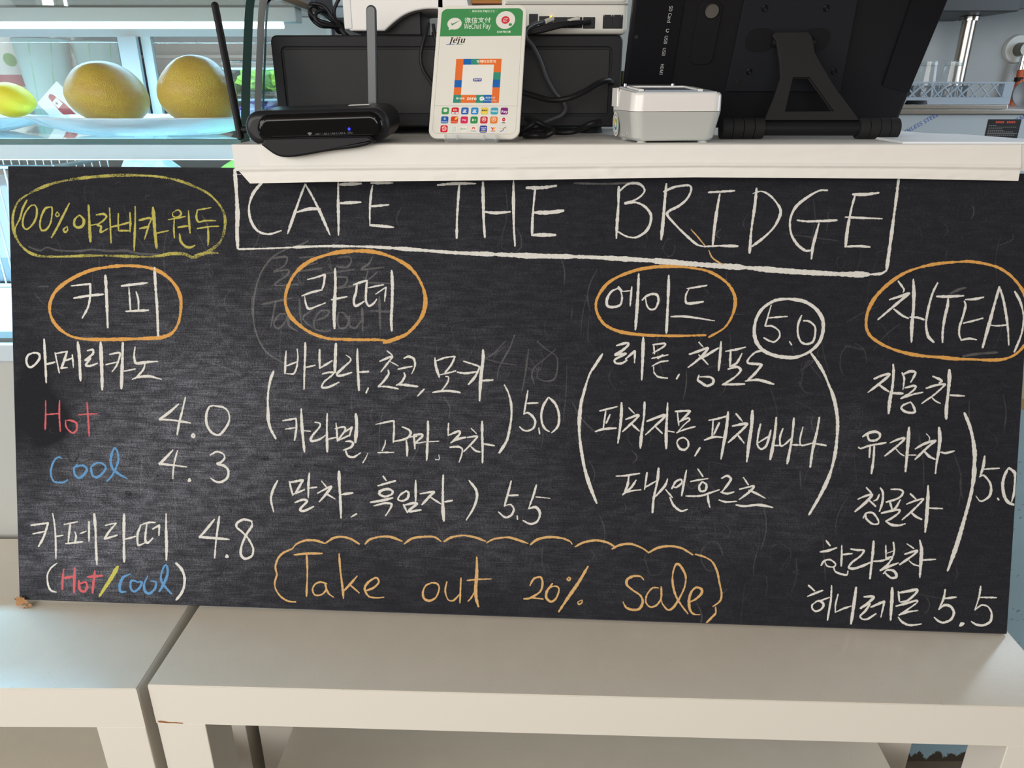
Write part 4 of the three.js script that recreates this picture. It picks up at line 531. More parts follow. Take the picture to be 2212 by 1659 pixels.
// modem with sockets
{
  const z = -0.957, L = -0.012, R = atZ(1358, 40, z).x, t = thing('modem', 'off white modem with network sockets overhanging the cash drawer', 'modem', [(L + R) / 2, DT, z - 0.07]);
  const w = R - L, body = part('housing', rspan(-w / 2, w / 2, 0.0005, 0.09, -0.07, 0.066, 0.006), std(0.60, 0.59, 0.54, 0.45), t);
  part('upper_shell', rspan(-w / 2 + 0.003, w / 2 - 0.003, 0.0325, 0.0895, -0.06, 0.0675, 0.004), std(0.60, 0.59, 0.55, 0.45), body);
  part('seam', rspan(-w / 2 + 0.004, w / 2 - 0.001, 0.0312, 0.0328, -0.06, 0.0666, 0.0003), std(0.20, 0.19, 0.17, 0.6), body);
  const X = (u) => atZ(u, 45, z + 0.002).x - (L + R) / 2, sock = (u0, u1, v0, v1, name = 'socket') => { const a = atZ(u0, v0, z + 0.002), b = atZ(u1, v1, z + 0.002); const o = [a.x - (L + R) / 2, b.x - (L + R) / 2, b.y - DT, a.y - DT]; return part(name, rspan(o[0], o[1], o[2], o[3], 0.055, 0.0668, 0.0006), M.black, t); };
  sock(1143, 1162, 29, 62, 'power_socket'); sock(1165, 1195, 34, 60); sock(1197, 1227, 36, 60); sock(1228, 1258, 36, 60); sock(1261, 1286, 36, 61); const p1 = sock(1304, 1324, 31, 61, 'phone_socket'), p2 = sock(1325, 1346, 31, 61, 'phone_socket');
  for (const [u, v] of [[1306, 33], [1322, 33], [1327, 33], [1344, 33]]) { const a = atZ(u, v, z + 0.002); part('socket_key', box(0.0014, 0.0014, 0.001, a.x - (L + R) / 2, a.y - DT, 0.067), std(0.2, 0.2, 0.2, 0.5), t); }
  const lamp = atZ(1191, 37, z + 0.003); part('signal_light', new THREE.SphereGeometry(0.0019, 12, 8).translate(lamp.x - (L + R) / 2, lamp.y - DT, 0.0672), glow(new THREE.Color(1, 0.62, 0.03), 3), t);
  const bt = [[1183, 46, 1194, 41], [1232, 47, 1250, 40]]; for (const [u0, v0, u1, v1] of bt) { const a = atZ(u0 - 4, v0, z + 0.012), b = atZ(u1, v1, z + 0.004), q = V((L + R) / 2, DT, z - 0.07); part('plug_boot', rod(a.sub(q), b.sub(q), 0.0026), std(0.55, 0.53, 0.47, 0.5), t); }
}
// cables
const path = (list) => list.map(([u, v, z]) => atZ(u, v, z < -0.925 ? -0.925 + (z + 0.925) * 0.5 : z));
single('network_cable', tube(path([[1190, 44, -0.985], [1172, 48, -0.965], [1150, 54, -0.94], [1136, 66, -0.925], [1136, 80, -0.925], [1150, 98, -0.93], [1166, 128, -0.94], [1182, 170, -0.95], [1200, 200, -0.955], [1216, 218, -0.955], [1222, 234, -0.95], [1214, 248, -0.945], [1196, 256, -0.94], [1172, 266, -0.93], [1150, 275, -0.91]]), 0.0022, 90), M.cableGrey, 'grey printed network cable arching from the modem down to the counter', 'cable');
single('cable_bundle', [0, 1, 2, 3].map((k) => tube(path([[1275, 48 - k, -0.984], [1250, 48 + k, -0.97], [1215, 50 + 2 * k, -0.96], [1180, 56 + 3 * k, -0.955], [1150, 64 + 2.5 * k, -0.955], [1120, 72 + 2 * k, -0.965], [1095, 92 + 2 * k, -0.965]]), 0.0021, 40)), M.cable, 'bundle of black cables plugged into the modem, passing behind the payment sign', 'cable');
single('power_cable', tube(path([[1118, 196, -0.93], [1150, 206, -0.92], [1190, 216, -0.91], [1225, 213, -0.905], [1262, 198, -0.91], [1292, 180, -0.92], [1312, 174, -0.945], [1322, 178, -0.985]]), 0.0032, 60), M.cable, 'thick black cable sagging in front of the cash drawer', 'cable');
single('coiled_cable', tube([[1120, 292, -0.875], [1135, 278, -0.872], [1152, 266, -0.872], [1138, 257, -0.88], [1160, 264, -0.885], [1184, 276, -0.88], [1194, 284, -0.868], [1180, 297, -0.868], [1160, 303, -0.862], [1134, 294, -0.868], [1148, 284, -0.9], [1180, 282, -0.905], [1205, 286, -0.915], [1240, 284, -0.915], [1275, 268, -0.90], [1298, 262, -0.905]].map(([u, v, z]) => { const p = atZ(u, v, z); p.y = Math.max(p.y, CT + 0.0045); return p; }), 0.0033, 150), M.cable, 'coiled black cable lying on the counter between sign and card reader', 'cable');
single('charger_cable', tube(path([[926, 50, -0.985], [918, 78, -0.975], [911, 105, -0.97], [909, 130, -0.97], [915, 152, -0.965], [930, 175, -0.955], [945, 200, -0.945]]), 0.0022, 50), M.cable, 'thin black cable hanging from the white machine beside the sign', 'cable');
single('thin_cable', tube(path([[936, 52, -0.992], [940, 80, -0.985], [950, 110, -0.98], [956, 140, -0.975]]), 0.002, 30), M.cable, 'short black cable half hidden behind the payment sign', 'cable');
{
  const t = thing('tied_cable', 'looped black cable tied in a knot beside the white machine', 'cable');
  const z = -1.05, loop = (pts, r = 0.0021) => tube(path(pts.map(([u, v, d = 0]) => [u, v, z + d])), r, 60);
  part('loop', loop([[735, 62], [715, 52, 0.01], [690, 44, 0.015], [674, 32, 0.01], [670, 18], [676, 12], [690, 20, -0.01], [712, 40, -0.01], [736, 60]]), M.cable, t);
  part('loop', loop([[738, 58], [712, 56, 0.014], [690, 50, 0.02], [682, 40, 0.02], [684, 28, 0.015], [696, 23, 0.01], [708, 30], [722, 46], [738, 62]]), M.cable, t);
  part('loop', loop([[736, 64], [716, 58, -0.01], [692, 56, -0.01], [676, 44, -0.01], [669, 30], [670, 10], [674, 8, 0.005], [700, 14, 0.01], [720, 40, 0.01], [740, 66]]), M.cable, t);
  part('tail', loop([[735, 60], [740, 68], [747, 76], [752, 79, -0.01]], 0.003), M.cable, t);
  part('lead', loop([[734, 56], [724, 40], [722, 22], [728, 6], [736, -8]]), M.cable, t);
  part('knot', new THREE.TorusGeometry(0.006, 0.0028, 8, 16).rotateY(1.0).translate(...atZ(733, 58, z).toArray()), M.cable, t);
}
// router
{
  const z = -0.795, c = atZ(686, 273, z), t = thing('router', 'glossy black router with two antennas at the end of the counter', 'router', [c.x, c.y, z]);
    const w = 0.1475, h = 0.0335, st = roundRect(w, h, h / 2 - 0.0005), geo = (g) => g.rotateZ(0.03).rotateX(0.035);
  part('housing', geo(new THREE.ExtrudeGeometry(st, { depth: 0.07, bevelEnabled: true, bevelThickness: 0.008, bevelSize: 0.007, bevelOffset: -0.007, bevelSegments: 8, curveSegments: 32 }).translate(0, 0, -0.073)), phys(0.014, 0.015, 0.018, 0.34, { specularIntensity: 0.6 }), t);
  const face = part('front_cover', geo(new THREE.ExtrudeGeometry(roundRect(w * 0.86, h * 0.78, h * 0.38), { depth: 0.003, bevelEnabled: true, bevelThickness: 0.006, bevelSize: 0.006, bevelOffset: -0.005, bevelSegments: 8, curveSegments: 32 }).translate(0.004, -0.001, 0.0)), M.blackGloss, t);
  const grey = std(0.14, 0.14, 0.14, 0.6), place = (u, v) => { const p = atZ(u, v, z + 0.0092); return [p.x - c.x, p.y - c.y]; };
  ['LAN 1', 'LAN 2', 'LAN 3', 'LAN 4', 'CPU'].forEach((n, i) => lettering(n, 0.0019, face, grey, (g) => { const [x, y] = place(687 + i * 17.2, 289 - i * 0.7); g.translate(x, y, 0.0091).rotateX(0.035); }, fontR));
  { const [x, y] = place(669, 289); part('wifi_mark', plate3(poly([[0, -0.0016], [0.0024, 0.0008], [0.0012, 0.0017], [-0.0012, 0.0017], [-0.0024, 0.0008]]), 0.0001).translate(x, y, 0.0091).rotateX(0.035), grey, face); }
  { const [x, y] = place(754, 278); part('signal_light', new THREE.SphereGeometry(0.0014, 12, 8).translate(x, y, 0.009).rotateX(0.035), glow(new THREE.Color(0.02, 0.03, 1), 3), face); }
  part('sticker', rbox(0.022, 0.0004, 0.016, 0.0001, 0.036, 0.017, -0.05).rotateZ(0.03).rotateX(0.035), M.white, t);
  part('stand_foot', plate3((() => { const q = new THREE.Shape(); q.moveTo(-0.052, 0.004); q.bezierCurveTo(-0.044, -0.002, -0.040, -0.0072, -0.030, -0.0078); q.bezierCurveTo(-0.016, -0.0084, 0.004, -0.0024, 0.03, -0.0002); q.bezierCurveTo(0.045, 0.001, 0.058, 0.004, 0.062, 0.008); q.lineTo(0.055, 0.012); q.lineTo(-0.048, 0.010); q.closePath(); return q; })(), 0.012, 0.002).translate(0, -0.0205, 0.0125), M.black, t);
  part('stand_base', rbox(0.09, 0.004, 0.05, 0.0015, 0.004, -0.0158, -0.035), M.black, t);
  // flat antennas with hinges
  const paddle = (a, b, wd, th, name) => { const d = b.clone().sub(a), L = d.length(), g = plate3(roundRect(wd, L, wd * 0.48), th, th * 0.35).translate(0, L / 2, -th / 2); g.applyMatrix4(new THREE.Matrix4().makeBasis(V(0, 0, 0).crossVectors(d.clone().normalize(), V(0, 0, 1)).normalize(), d.clone().normalize(), V(0, 0, 1))); return g.translate(a.x, a.y, a.z); };
  const o = V(c.x, c.y, z), a1 = part('antenna', paddle(atZ(521, 303, z - 0.03).sub(o), atZ(463, 4, z - 0.07).sub(o), 0.0068, 0.009), M.black, t);
  part('hinge', rod(atZ(519, 281, z - 0.034).sub(o), atZ(540, 279, z - 0.034).sub(o), 0.004), M.black, a1);
  const p = atZ(806, 252, -0.9).sub(o), q = atZ(802, 11, -0.9).sub(o), a2 = part('antenna', paddle(p, q, 0.0112, 0.005), phys(0.03, 0.036, 0.042, 0.28), t);
  part('hinge', rod(p.clone().add(V(0, 0.002, 0)), p.clone().add(V(0, -0.004, 0.03)), 0.0045), M.black, a2);
}
// payment sign
{
  const BL = V(-0.0885, 1 - 0.0485, -0.818), TL = V(-0.0771, 1 + 0.0832, -0.8934), BR = V(0.0074, 1 - 0.0485, -0.8066);
  const ex = BR.clone().sub(BL), W = ex.length(); ex.normalize(); const ey = TL.clone().sub(BL); ey.addScaledVector(ex, -ey.dot(ex)); const H = ey.length(); ey.normalize(); const ez = ex.clone().cross(ey);
  const t = thing('payment_sign', 'upright white payment sign with a green header and rows of app icons', 'sign'); t.position.copy(BL).addScaledVector(ex, W / 2).addScaledVector(ey, H / 2); t.quaternion.setFromRotationMatrix(new THREE.Matrix4().makeBasis(ex, ey, ez));
  part('card', plate3(roundRect(W, H, 0.0095), 0.0026, 0.0004).translate(0, 0, -0.0027), std(0.72, 0.715, 0.68, 0.4), t);
  const S = 7.0, cw = Math.round(W * 1000 * S), ch = Math.round(H * 1000 * S);
  const tex = canvasTex(cw, ch, (g, w, h) => {
    const X = (u) => u * w, Y = (v) => v * h;
    const rr = (x, y, a, b, r) => { g.beginPath(); g.roundRect(x, y, a, b, r); };
    g.fillStyle = '#dcdad2'; g.fillRect(0, 0, w, h);
    g.strokeStyle = '#8a8984'; g.lineWidth = 1.6; rr(X(0.042), Y(0.028), X(0.916), Y(0.94), 44); g.stroke();
    g.fillStyle = '#3f8a52'; g.beginPath(); g.roundRect(X(0.042), Y(0.028), X(0.916), Y(0.21), [44, 44, 0, 0]); g.fill();
    // tab
    g.strokeStyle = '#8fbf97'; g.lineWidth = 1.4; g.beginPath(); g.moveTo(X(0.35), Y(0.03)); g.quadraticCurveTo(X(0.355), Y(0.06), X(0.385), Y(0.06)); g.lineTo(X(0.635), Y(0.06)); g.quadraticCurveTo(X(0.665), Y(0.06), X(0.67), Y(0.03)); g.stroke();
    g.fillStyle = '#d8e4d4'; g.font = 'bold 21px sans-serif'; g.fillText('WeChat Pay', X(0.385), Y(0.052));
    const strokes = (x, y, sx, sy, text, lw, color) => { g.strokeStyle = color; g.lineWidth = lw; g.lineCap = 'round'; for (const s of text.split(';')) { const a = s.split(',').map(Number); g.beginPath(); for (let i = 0; i < a.length; i += 2) g[i ? 'lineTo' : 'moveTo'](x + a[i] * sx, y + a[i + 1] * sy); g.stroke(); } };
    const HG = { sa: '2,3,0,8;2,3,5,8;7,0,7,10;7,5,9,5', yong: '5,0,3,1,5,3,7,1,5,0;3,4,3,5;6,4,6,5;0,5,10,5;5,7,3,8,5,10,7,8,5,7', ga: '0,1,5,1,5,4,2,9;7,0,7,10;7,5,9,5', neung: '1,0,1,3,9,3;0,5,10,5;5,7,3,8,5,10,7,8,5,7', ka: '0,1,5,1,5,4,2,9;1,4,5,4;7,0,7,10;7,5,10,5', pe: '0,1,5,1;1,1,1,7;4,1,4,7;0,7,5,7;5,4,7,4;7,0,7,10;9,0,9,10', deo: '5,1,0,1,0,7,5,7;4,4,7,4;8,0,8,10', beu: '2,0,2,5;8,0,8,5;2,2,8,2;2,5,8,5;0,8,10,8', rit: '0,0,5,0,5,2,0,2,0,4,5,4;8,0,8,6;4,6,1,10;4,7,8,10', ji: '0,1,6,1;3,1,0,8;3,3,6,8;8,0,8,10', tam: '5,0,0,0,0,5,5,5;0,2,5,2;7,0,7,6;7,3,10,3;1,7,8,7,8,10,1,10,1,7', na: '1,1,1,7,6,6;8,0,8,10;8,4,10,4', neun: '1,0,1,3,9,3;0,5,10,5;2,7,2,10,9,10', jeon: '0,1,6,1;3,1,0,6;3,3,6,6;6,3,8,3;8,0,8,7;2,7,2,10,9,10' };
    HG_word(['sa', 'yong'], X(0.535), Y(0.04), 1.6); HG_word(['ga', 'neung'], X(0.59), Y(0.04), 1.6);
    function HG_word(list, x, y, k, color = '#d8e4d4', lw = 2) { list.forEach((n, i) => strokes(x + i * 12 * k, y, k, k, HG[n], lw, color)); }
    const bubble = (x, y, rx, ry, c, tick) => { g.fillStyle = c; g.beginPath(); g.ellipse(x, y, rx, ry, 0, 0, 7); g.fill(); g.beginPath(); g.moveTo(x - rx * 0.75, y + ry * 0.5); g.lineTo(x - rx * 0.72, y + ry * 1.12); g.lineTo(x - rx * 0.2, y + ry * 0.85); g.fill(); g.fillStyle = tick; g.beginPath(); g.moveTo(x - rx * 0.54, y - ry * 0.2); g.lineTo(x - rx * 0.3, y + ry * 0.02); g.lineTo(x + rx * 0.86, y - ry * 0.62); g.lineTo(x - rx * 0.34, y + ry * 0.32); g.closePath(); g.fill(); };
    bubble(X(0.197), Y(0.141), X(0.081), Y(0.0455), '#dcdad2', '#3f8a52');
    // Chinese characters drawn stroke by stroke in a 20 by 20 field
    const HZ = { wei: '4,0,0,5;5,5,1,10;3,9,3,19;8,1,8,5,13,5,13,1;10,0,10,5;7,8,13,8;8,11,8,16,6,19;8,11,12,11,12,17,14,16;16,1,14,8;15,5,20,5;18,6,17,12,13,19;15,9,17,14,20,19', xin: '5,0,0,9;3,6,3,19;11,0,14,2;7,4,20,4;9,8,18,8;9,11,18,11;9,14,18,14,18,19,9,19,9,14', zhi: '0,4,20,4;10,0,10,8;3,8,16,8,12,14,1,19;5,9,11,15,19,19', fu: '6,0,0,10;4,6,4,19;8,6,20,6;16,0,16,18,13,17;10,9,12,13', sao: '0,5,6,5;3,0,3,18,1,17;0,12,7,9;10,3,18,3,18,17,10,17;10,10,18,10', ma: '0,3,7,3;4,3,1,10;2,9,6,9,6,16,2,16,2,9;10,3,17,3,16,9;11,3,11,9,19,9,18,18,15,17;9,13,15,13', ling: '4,0,0,6;4,0,8,5;3,8,7,8,4,14;10,2,20,2;15,2,14,5;11,5,19,5,19,14;11,5,11,14;15,8,15,13,10,19;16,14,20,19', you: '5,0,0,9;3,6,3,19;8,6,20,6;13,0,12,10,7,19;15,7,15,17,20,18;17,1,19,4', hui: '3,2,17,2;10,0,10,10;4,4,16,4,16,9,4,9,4,4;4,6,16,6;2,11,18,11;3,14,1,19;6,14,7,18,14,18,14,16;10,13,12,15;17,14,19,17' };
    const hz = (list, x, y, k, lw, c) => list.forEach((n, i) => strokes(x + i * 23.4 * k, y, k, k, HZ[n], lw, c));
    hz(['wei', 'xin', 'zhi', 'fu'], X(0.312), Y(0.096), (X(0.295) / 92), 4.4, '#e0e4da');
    g.fillStyle = '#e0e4da'; g.font = '58px sans-serif'; g.save(); g.translate(X(0.307), Y(0.181)); const tw = g.measureText('WeChat Pay').width; g.scale(X(0.30) / tw, 1); g.fillText('WeChat Pay', 0, 0); g.restore();
    g.fillStyle = '#dcdad2'; g.beginPath(); g.arc(X(0.768), Y(0.117), X(0.107), 0, 7); g.fill();
    g.fillStyle = '#c8313f'; g.beginPath(); g.arc(X(0.768), Y(0.117), X(0.046), 0, 7); g.fill();
    g.strokeStyle = '#e8d6d2'; g.lineWidth = 4; g.beginPath(); g.arc(X(0.768), Y(0.117), X(0.02), 0.6, 5.6); g.stroke(); g.beginPath(); g.moveTo(X(0.745), Y(0.13)); g.lineTo(X(0.793), Y(0.104)); g.stroke();
    g.fillStyle = '#3f8a52'; g.beginPath(); g.arc(X(0.825), Y(0.152), X(0.018), 0, 7); g.fill();
    hz(['sao', 'ma', 'ling', 'you', 'hui'], X(0.682), Y(0.199), X(0.155) / 116, 2.4, '#e0e4da');
    // island mark
    g.fillStyle = '#1d1a1c'; g.font = 'italic bold 62px serif'; g.fillText('Jeju', X(0.152), Y(0.288)); g.fillStyle = '#d9502e'; g.beginPath(); g.ellipse(X(0.241), Y(0.252), 5, 10, 0.5, 0, 7); g.fill();
    g.strokeStyle = '#2e4fae'; g.lineWidth = 5; g.beginPath(); g.moveTo(X(0.125), Y(0.301)); g.lineTo(X(0.215), Y(0.298)); g.stroke(); g.strokeStyle = '#3a8f55'; g.beginPath(); g.moveTo(X(0.258), Y(0.298)); g.lineTo(X(0.308), Y(0.298)); g.stroke();
    // colour-blocked poster, its code left out
    const B = (u0, u1, v0, v1, c) => { g.fillStyle = c; g.fillRect(X(u0), Y(v0), X(u1 - u0) + 0.5, Y(v1 - v0) + 0.5); }, OR = '#dd6d31', BU = '#1660ad', GR = '#2f8a76';
    B(0.247, 0.753, 0.41, 0.74, OR); B(0.33, 0.415, 0.41, 0.454, BU); B(0.415, 0.50, 0.41, 0.454, GR); B(0.247, 0.33, 0.57, 0.624, BU); B(0.672, 0.753, 0.512, 0.567, GR); B(0.672, 0.753, 0.567, 0.624, BU); B(0.247, 0.33, 0.68, 0.74, GR); B(0.50, 0.58, 0.68, 0.74, GR); B(0.58, 0.67, 0.68, 0.74, BU); B(0.328, 0.672, 0.454, 0.68, '#e2e0d9');
    HG_word(['ka', 'pe', 'deo', 'beu', 'rit', 'ji'], X(0.478), Y(0.421), X(0.216) / 70, '#eed9c4', 4);
    g.fillStyle = '#3b3d86'; rr(X(0.452), Y(0.556), X(0.096), Y(0.024), 10); g.fill(); g.fillStyle = '#dde0ea'; g.font = 'bold 26px sans-serif'; g.textAlign = 'center'; g.fillText('zero', X(0.5), Y(0.574));
    HG_word(['tam', 'na', 'neun', 'jeon'], X(0.282), Y(0.701), X(0.09) / 46, '#efe6d8', 2.6);
    g.fillStyle = '#f0e9df'; g.font = 'bold 36px sans-serif'; g.fillText('zero', X(0.452), Y(0.72));
    bubble(X(0.565), Y(0.708), X(0.028), Y(0.0155), '#e6ebe4', BU); hz(['wei', 'xin', 'zhi', 'fu'], X(0.605), Y(0.694), X(0.105) / 92, 2.2, '#b9cfd8'); g.fillStyle = '#b9cfd8'; g.font = '18px sans-serif'; g.fillText('WeChat Pay', X(0.657), Y(0.727));
    g.strokeStyle = '#85847f'; g.lineWidth = 1.6; g.beginPath(); g.moveTo(X(0.042), Y(0.762)); g.lineTo(X(0.958), Y(0.762)); g.stroke();
    // app icons
    const ic = [['#3d8f4f', '', 'b'], ['#c8202f', 'EZL', 'r'], ['#1f58a8', '', 'z'], ['#2382c4', '', 'z'], ['#e3c84a', '', 'y'], ['#3aa0b4', 'hipay', 't'], ['#7d2878', 'Pay', 'p'], ['#2058a6', 'GCash', 'g'], ['#cf3a2a', 'money', 'm'], ['#cf2457', 'Pay', 't'], ['#2f8a4b', 'K+', 'p'], ['#c22a3a', 'R', 'o'], ['#e07a30', 'P', 'o'], ['#e2e0da', '', 'd'], ['#cf2536', '', 'c'], ['#e2e0da', '', 'e'], ['#e2e0da', '', 'f'], ['#e2e0da', 'Tinaba', 'n'], ['#2c3a92', 'Touch', 'u'], ['#e2e0da', '', 'w'], ['#dcdcd6', '', 's']];
    ic.forEach(([c, txt, k], i) => {
      const x = X(0.169 + (i % 7) * 0.1085), y = Y(0.80 + Math.floor(i / 7) * 0.0665), r = X(0.0405);
      g.fillStyle = c; rr(x - r, y - r, 2 * r, 2 * r, 12); g.fill(); if (c[1] === 'e' || c[1] === 'd') { g.strokeStyle = '#b9b8b2'; g.lineWidth = 1.2; g.stroke(); }
      g.textAlign = 'center'; const T = (s, size, col, dy = 0) => { g.fillStyle = col; g.font = `bold ${size}px sans-serif`; g.fillText(s, x, y + size * 0.35 + dy); };
      if (k === 'b') { bubble(x, y - 4, r * 0.56, r * 0.46, '#e6ebe2', c); }
      if (k === 'r') { T(txt, 19, '#f0dad6', -7); g.fillStyle = '#e6e2dc'; g.beginPath(); g.roundRect(x - r * 0.9, y + r * 0.35, r * 1.8, r * 0.55, [0, 0, 10, 10]); g.fill(); g.fillStyle = '#3a5aa0'; g.fillRect(x - 7, y + r * 0.5, 14, 6); }
      if (k === 'z') { strokes(x - 15, y - 15, 1.5, 1.5, HZ.zhi, 3.4, '#e4edf3'); g.strokeStyle = '#e4edf3'; g.lineWidth = 3.4; g.beginPath(); g.ellipse(x - 4, y + 9, 12, 6, 0, 0, 7); g.stroke(); }
      if (k === 'y') { hz(['hui', 'ma', 'fu'], x - 21, y - 11, 0.62, 2.2, '#3a3218'); g.strokeStyle = '#f3ead0'; g.lineWidth = 2; g.beginPath(); g.arc(x, y + 6, 10, 0.4, 2.7); g.stroke(); }
      if (k === 't') T(txt, 17, '#e9eef0'); if (k === 'p') T(txt, 27, '#eee8f0', txt === 'Pay' ? 5 : 0);
      if (k === 'g') { T('G', 24, '#e6edf4', -9); T(txt, 15, '#dbe6f2', 15); } if (k === 'm') { T(txt, 15, '#e8b27a', 14); g.fillStyle = '#ecb93e'; g.beginPath(); g.ellipse(x + 12, y - 12, 14, 9, -0.8, 0, 7); g.fill(); }
      if (k === 'o') { g.strokeStyle = '#f0e2dc'; g.lineWidth = 4; g.beginPath(); g.arc(x, y - 5, 14, 0, 7); g.stroke(); T(txt, 22, '#f0e2dc', -5); }
      if (k === 'd') { g.fillStyle = '#c22a3a'; g.beginPath(); g.ellipse(x, y - 5, 12, 15, 0, 0, 7); g.fill(); g.fillStyle = '#f0e2dc'; g.fillRect(x - 5, y - 7, 10, 4); g.fillStyle = '#4a4a4a'; g.fillRect(x - 13, y + 17, 26, 6); }
      if (k === 'c') { g.strokeStyle = '#f2dcd8'; g.lineWidth = 6; g.beginPath(); g.arc(x, y - 2, 15, 3.6, 8.6); g.stroke(); g.lineWidth = 3; g.beginPath(); g.arc(x - 4, y - 2, 7, 0, 7); g.stroke(); }
      if (k === 'e') { g.strokeStyle = '#58a9ad'; g.lineWidth = 3; g.beginPath(); g.arc(x + 2, y - 6, 10, 0, 7); g.stroke(); g.fillStyle = '#7fb9bb'; g.fillRect(x - 18, y + 13, 36, 5); }
      if (k === 'f') { g.strokeStyle = '#4f9a63'; g.lineWidth = 3.4; g.beginPath(); g.arc(x - 15, y, 6, 0, 7); g.stroke(); g.fillStyle = '#7db38a'; g.fillRect(x - 5, y - 4, 26, 7); }
      if (k === 'n') { g.strokeStyle = '#da5c30'; g.lineWidth = 9; g.beginPath(); g.arc(x, y - 4, 8, Math.PI, 0); g.stroke(); T(txt, 13, '#3c3f52', 15); }
      if (k === 'u') { T('Touch', 15, '#e6e8f2', -11); T("'nGo", 15, '#e6e8f2', 3); g.fillStyle = '#d8cf52'; g.fillRect(x - 20, y + 15, 40, 5); }
      if (k === 'w') { g.strokeStyle = '#cf3f2c'; g.lineWidth = 7; g.beginPath(); g.moveTo(x - 13, y - 13); g.lineTo(x - 5, y + 3); g.lineTo(x + 1, y - 12); g.stroke(); g.strokeStyle = '#eaa12f'; g.beginPath(); g.moveTo(x + 1, y - 12); g.lineTo(x + 5, y + 3); g.lineTo(x + 13, y - 13); g.stroke(); g.fillStyle = '#b5482f'; g.fillRect(x - 18, y + 12, 36, 6); }
      if (k === 's') { g.lineWidth = 5; g.strokeStyle = '#223a8e'; g.beginPath(); g.moveTo(x - 20, y + 17); g.quadraticCurveTo(x, y + 14, x + 2, y); g.stroke(); g.strokeStyle = '#3a8a5a'; g.beginPath(); g.moveTo(x + 2, y); g.quadraticCurveTo(x + 6, y - 14, x + 20, y - 16); g.stroke(); g.strokeStyle = '#dd8a45'; g.lineWidth = 3; g.beginPath(); g.moveTo(x - 20, y - 4); g.quadraticCurveTo(x, y - 12, x + 20, y - 7); g.stroke(); }
    });
  });
  const f = new THREE.ShapeGeometry(roundRect(W - 0.0012, H - 0.0012, 0.0088), 12), p = f.attributes.position, uv = f.attributes.uv; for (let i = 0; i < p.count; i++) uv.setXY(i, p.getX(i) / W + 0.5, p.getY(i) / H + 0.5);
  part('printed_face', f.translate(0, 0, 0.0002), new THREE.MeshStandardMaterial({ map: tex, roughness: 0.42 }), t);
  // clear holder
  const hold = thing('sign_holder', 'clear acrylic foot holding the payment sign', 'holder', [BL.x + ex.x * W / 2 - 0.001, CT, BL.z + ex.z * W / 2 + 0.004], -Math.atan2(ex.z, ex.x));
  const ac = phys(0.9, 0.91, 0.91, 0.25, { transmission: 0.9, thickness: 0, ior: 1.3 });
  part('base_plate', rbox(0.056, 0.003, 0.03, 0.001, 0, 0.0017, -0.008), ac, hold);
  part('front_lip', rbox(0.056, 0.006, 0.0014, 0.0006, 0, 0.0062, 0.0035).rotateX(-0.2), ac, hold);
  for (const x of [-0.0265, -0.014, 0.014, 0.0265]) part('rib', rbox(0.0016, 0.0055, 0.008, 0.0005, x, 0.006, 0.0088), ac, hold);
}
// small card reader, white over grey
{
  const fl = atY(1346, 307, CT + 0.001), t = thing('card_reader', 'small white and grey card reader on the counter edge', 'card reader', [fl.x + 0.0485, CT, fl.z - 0.036], 0.13);
  const hw = 0.0485, hd = 0.043;
  part('lower_shell', loft([[0.0025, hw - 0.007, hd - 0.006, 0.010], [0.005, hw - 0.0045, hd - 0.004, 0.011], [0.031, hw, hd, 0.012]], 8), std(0.46, 0.475, 0.455, 0.35), t);
  part('upper_shell', loft([[0.0314, hw, hd, 0.012, 0, 0, 0], [0.049, hw - 0.0005, hd - 0.0005, 0.012, 0, 0, -0.06], [0.0515, hw - 0.002, hd - 0.002, 0.011, 0, 0, -0.07]], 8), std(0.75, 0.73, 0.71, 0.22), t);
  const sl = 0.07, onTop = (g, dy) => g.rotateX(sl).translate(0, 0.0516 + dy, 0);
  part('top_plate', onTop(rbox(0.084, 0.0012, 0.072, 0.0005, 0, 0, 0), 0.0003), std(0.50, 0.55, 0.58, 0.3), t);
  part('screen', onTop(rbox(0.056, 0.001, 0.044, 0.0004, -0.004, 0, 0.004), 0.0012), phys(0.30, 0.34, 0.42, 0.08), t);
  part('bezel', [onTop(rbox(0.064, 0.002, 0.005, 0.0006, -0.004, 0, -0.022), 0.0016), onTop(rbox(0.005, 0.002, 0.048, 0.0006, 0.0275, 0, 0.003), 0.0016), onTop(rbox(0.005, 0.002, 0.048, 0.0006, -0.0355, 0, 0.003), 0.0016)], std(0.78, 0.78, 0.77, 0.25), t);
  part('side_cover', rbox(0.0015, 0.019, 0.022, 0.0007, -hw - 0.0003, 0.044, -0.026), std(0.78, 0.77, 0.74, 0.2), t);
  const stick = canvasTex(256, 256, (g) => { g.fillStyle = '#d8d7cf'; g.fillRect(0, 0, 256, 256); g.lineWidth = 16; g.strokeStyle = '#8f93a0'; g.beginPath(); g.arc(128, 128, 100, 0, 7); g.stroke(); g.lineWidth = 34; [['#3f7fc0', 0.8, 3.0], ['#d9a23c', 3.0, 5.0], ['#7ba34b', 5.0, 7.1]].forEach(([c, a, b]) => { g.strokeStyle = c; g.beginPath(); g.arc(128, 128, 48, a, b); g.stroke(); }); });
  part('round_sticker', new THREE.CircleGeometry(0.0125, 32).rotateY(-Math.PI / 2).rotateZ(0.05).translate(-hw - 0.0002 + 0.0008, 0.0165, -0.022), new THREE.MeshStandardMaterial({ map: stick, roughness: 0.5 }), t);
  part('notch', rbox(0.001, 0.005, 0.004, 0.0004, -hw + 0.0035, 0.008, 0.012), std(0.35, 0.36, 0.35, 0.5), t);
  for (const sx of [-1, 1]) for (const sz of [-1, 1]) part('foot', cyl(0.0045, 0.005, 0.0026, sx * 0.033, 0.0013, sz * 0.029, 16), std(0.55, 0.57, 0.54, 0.6), t);
}
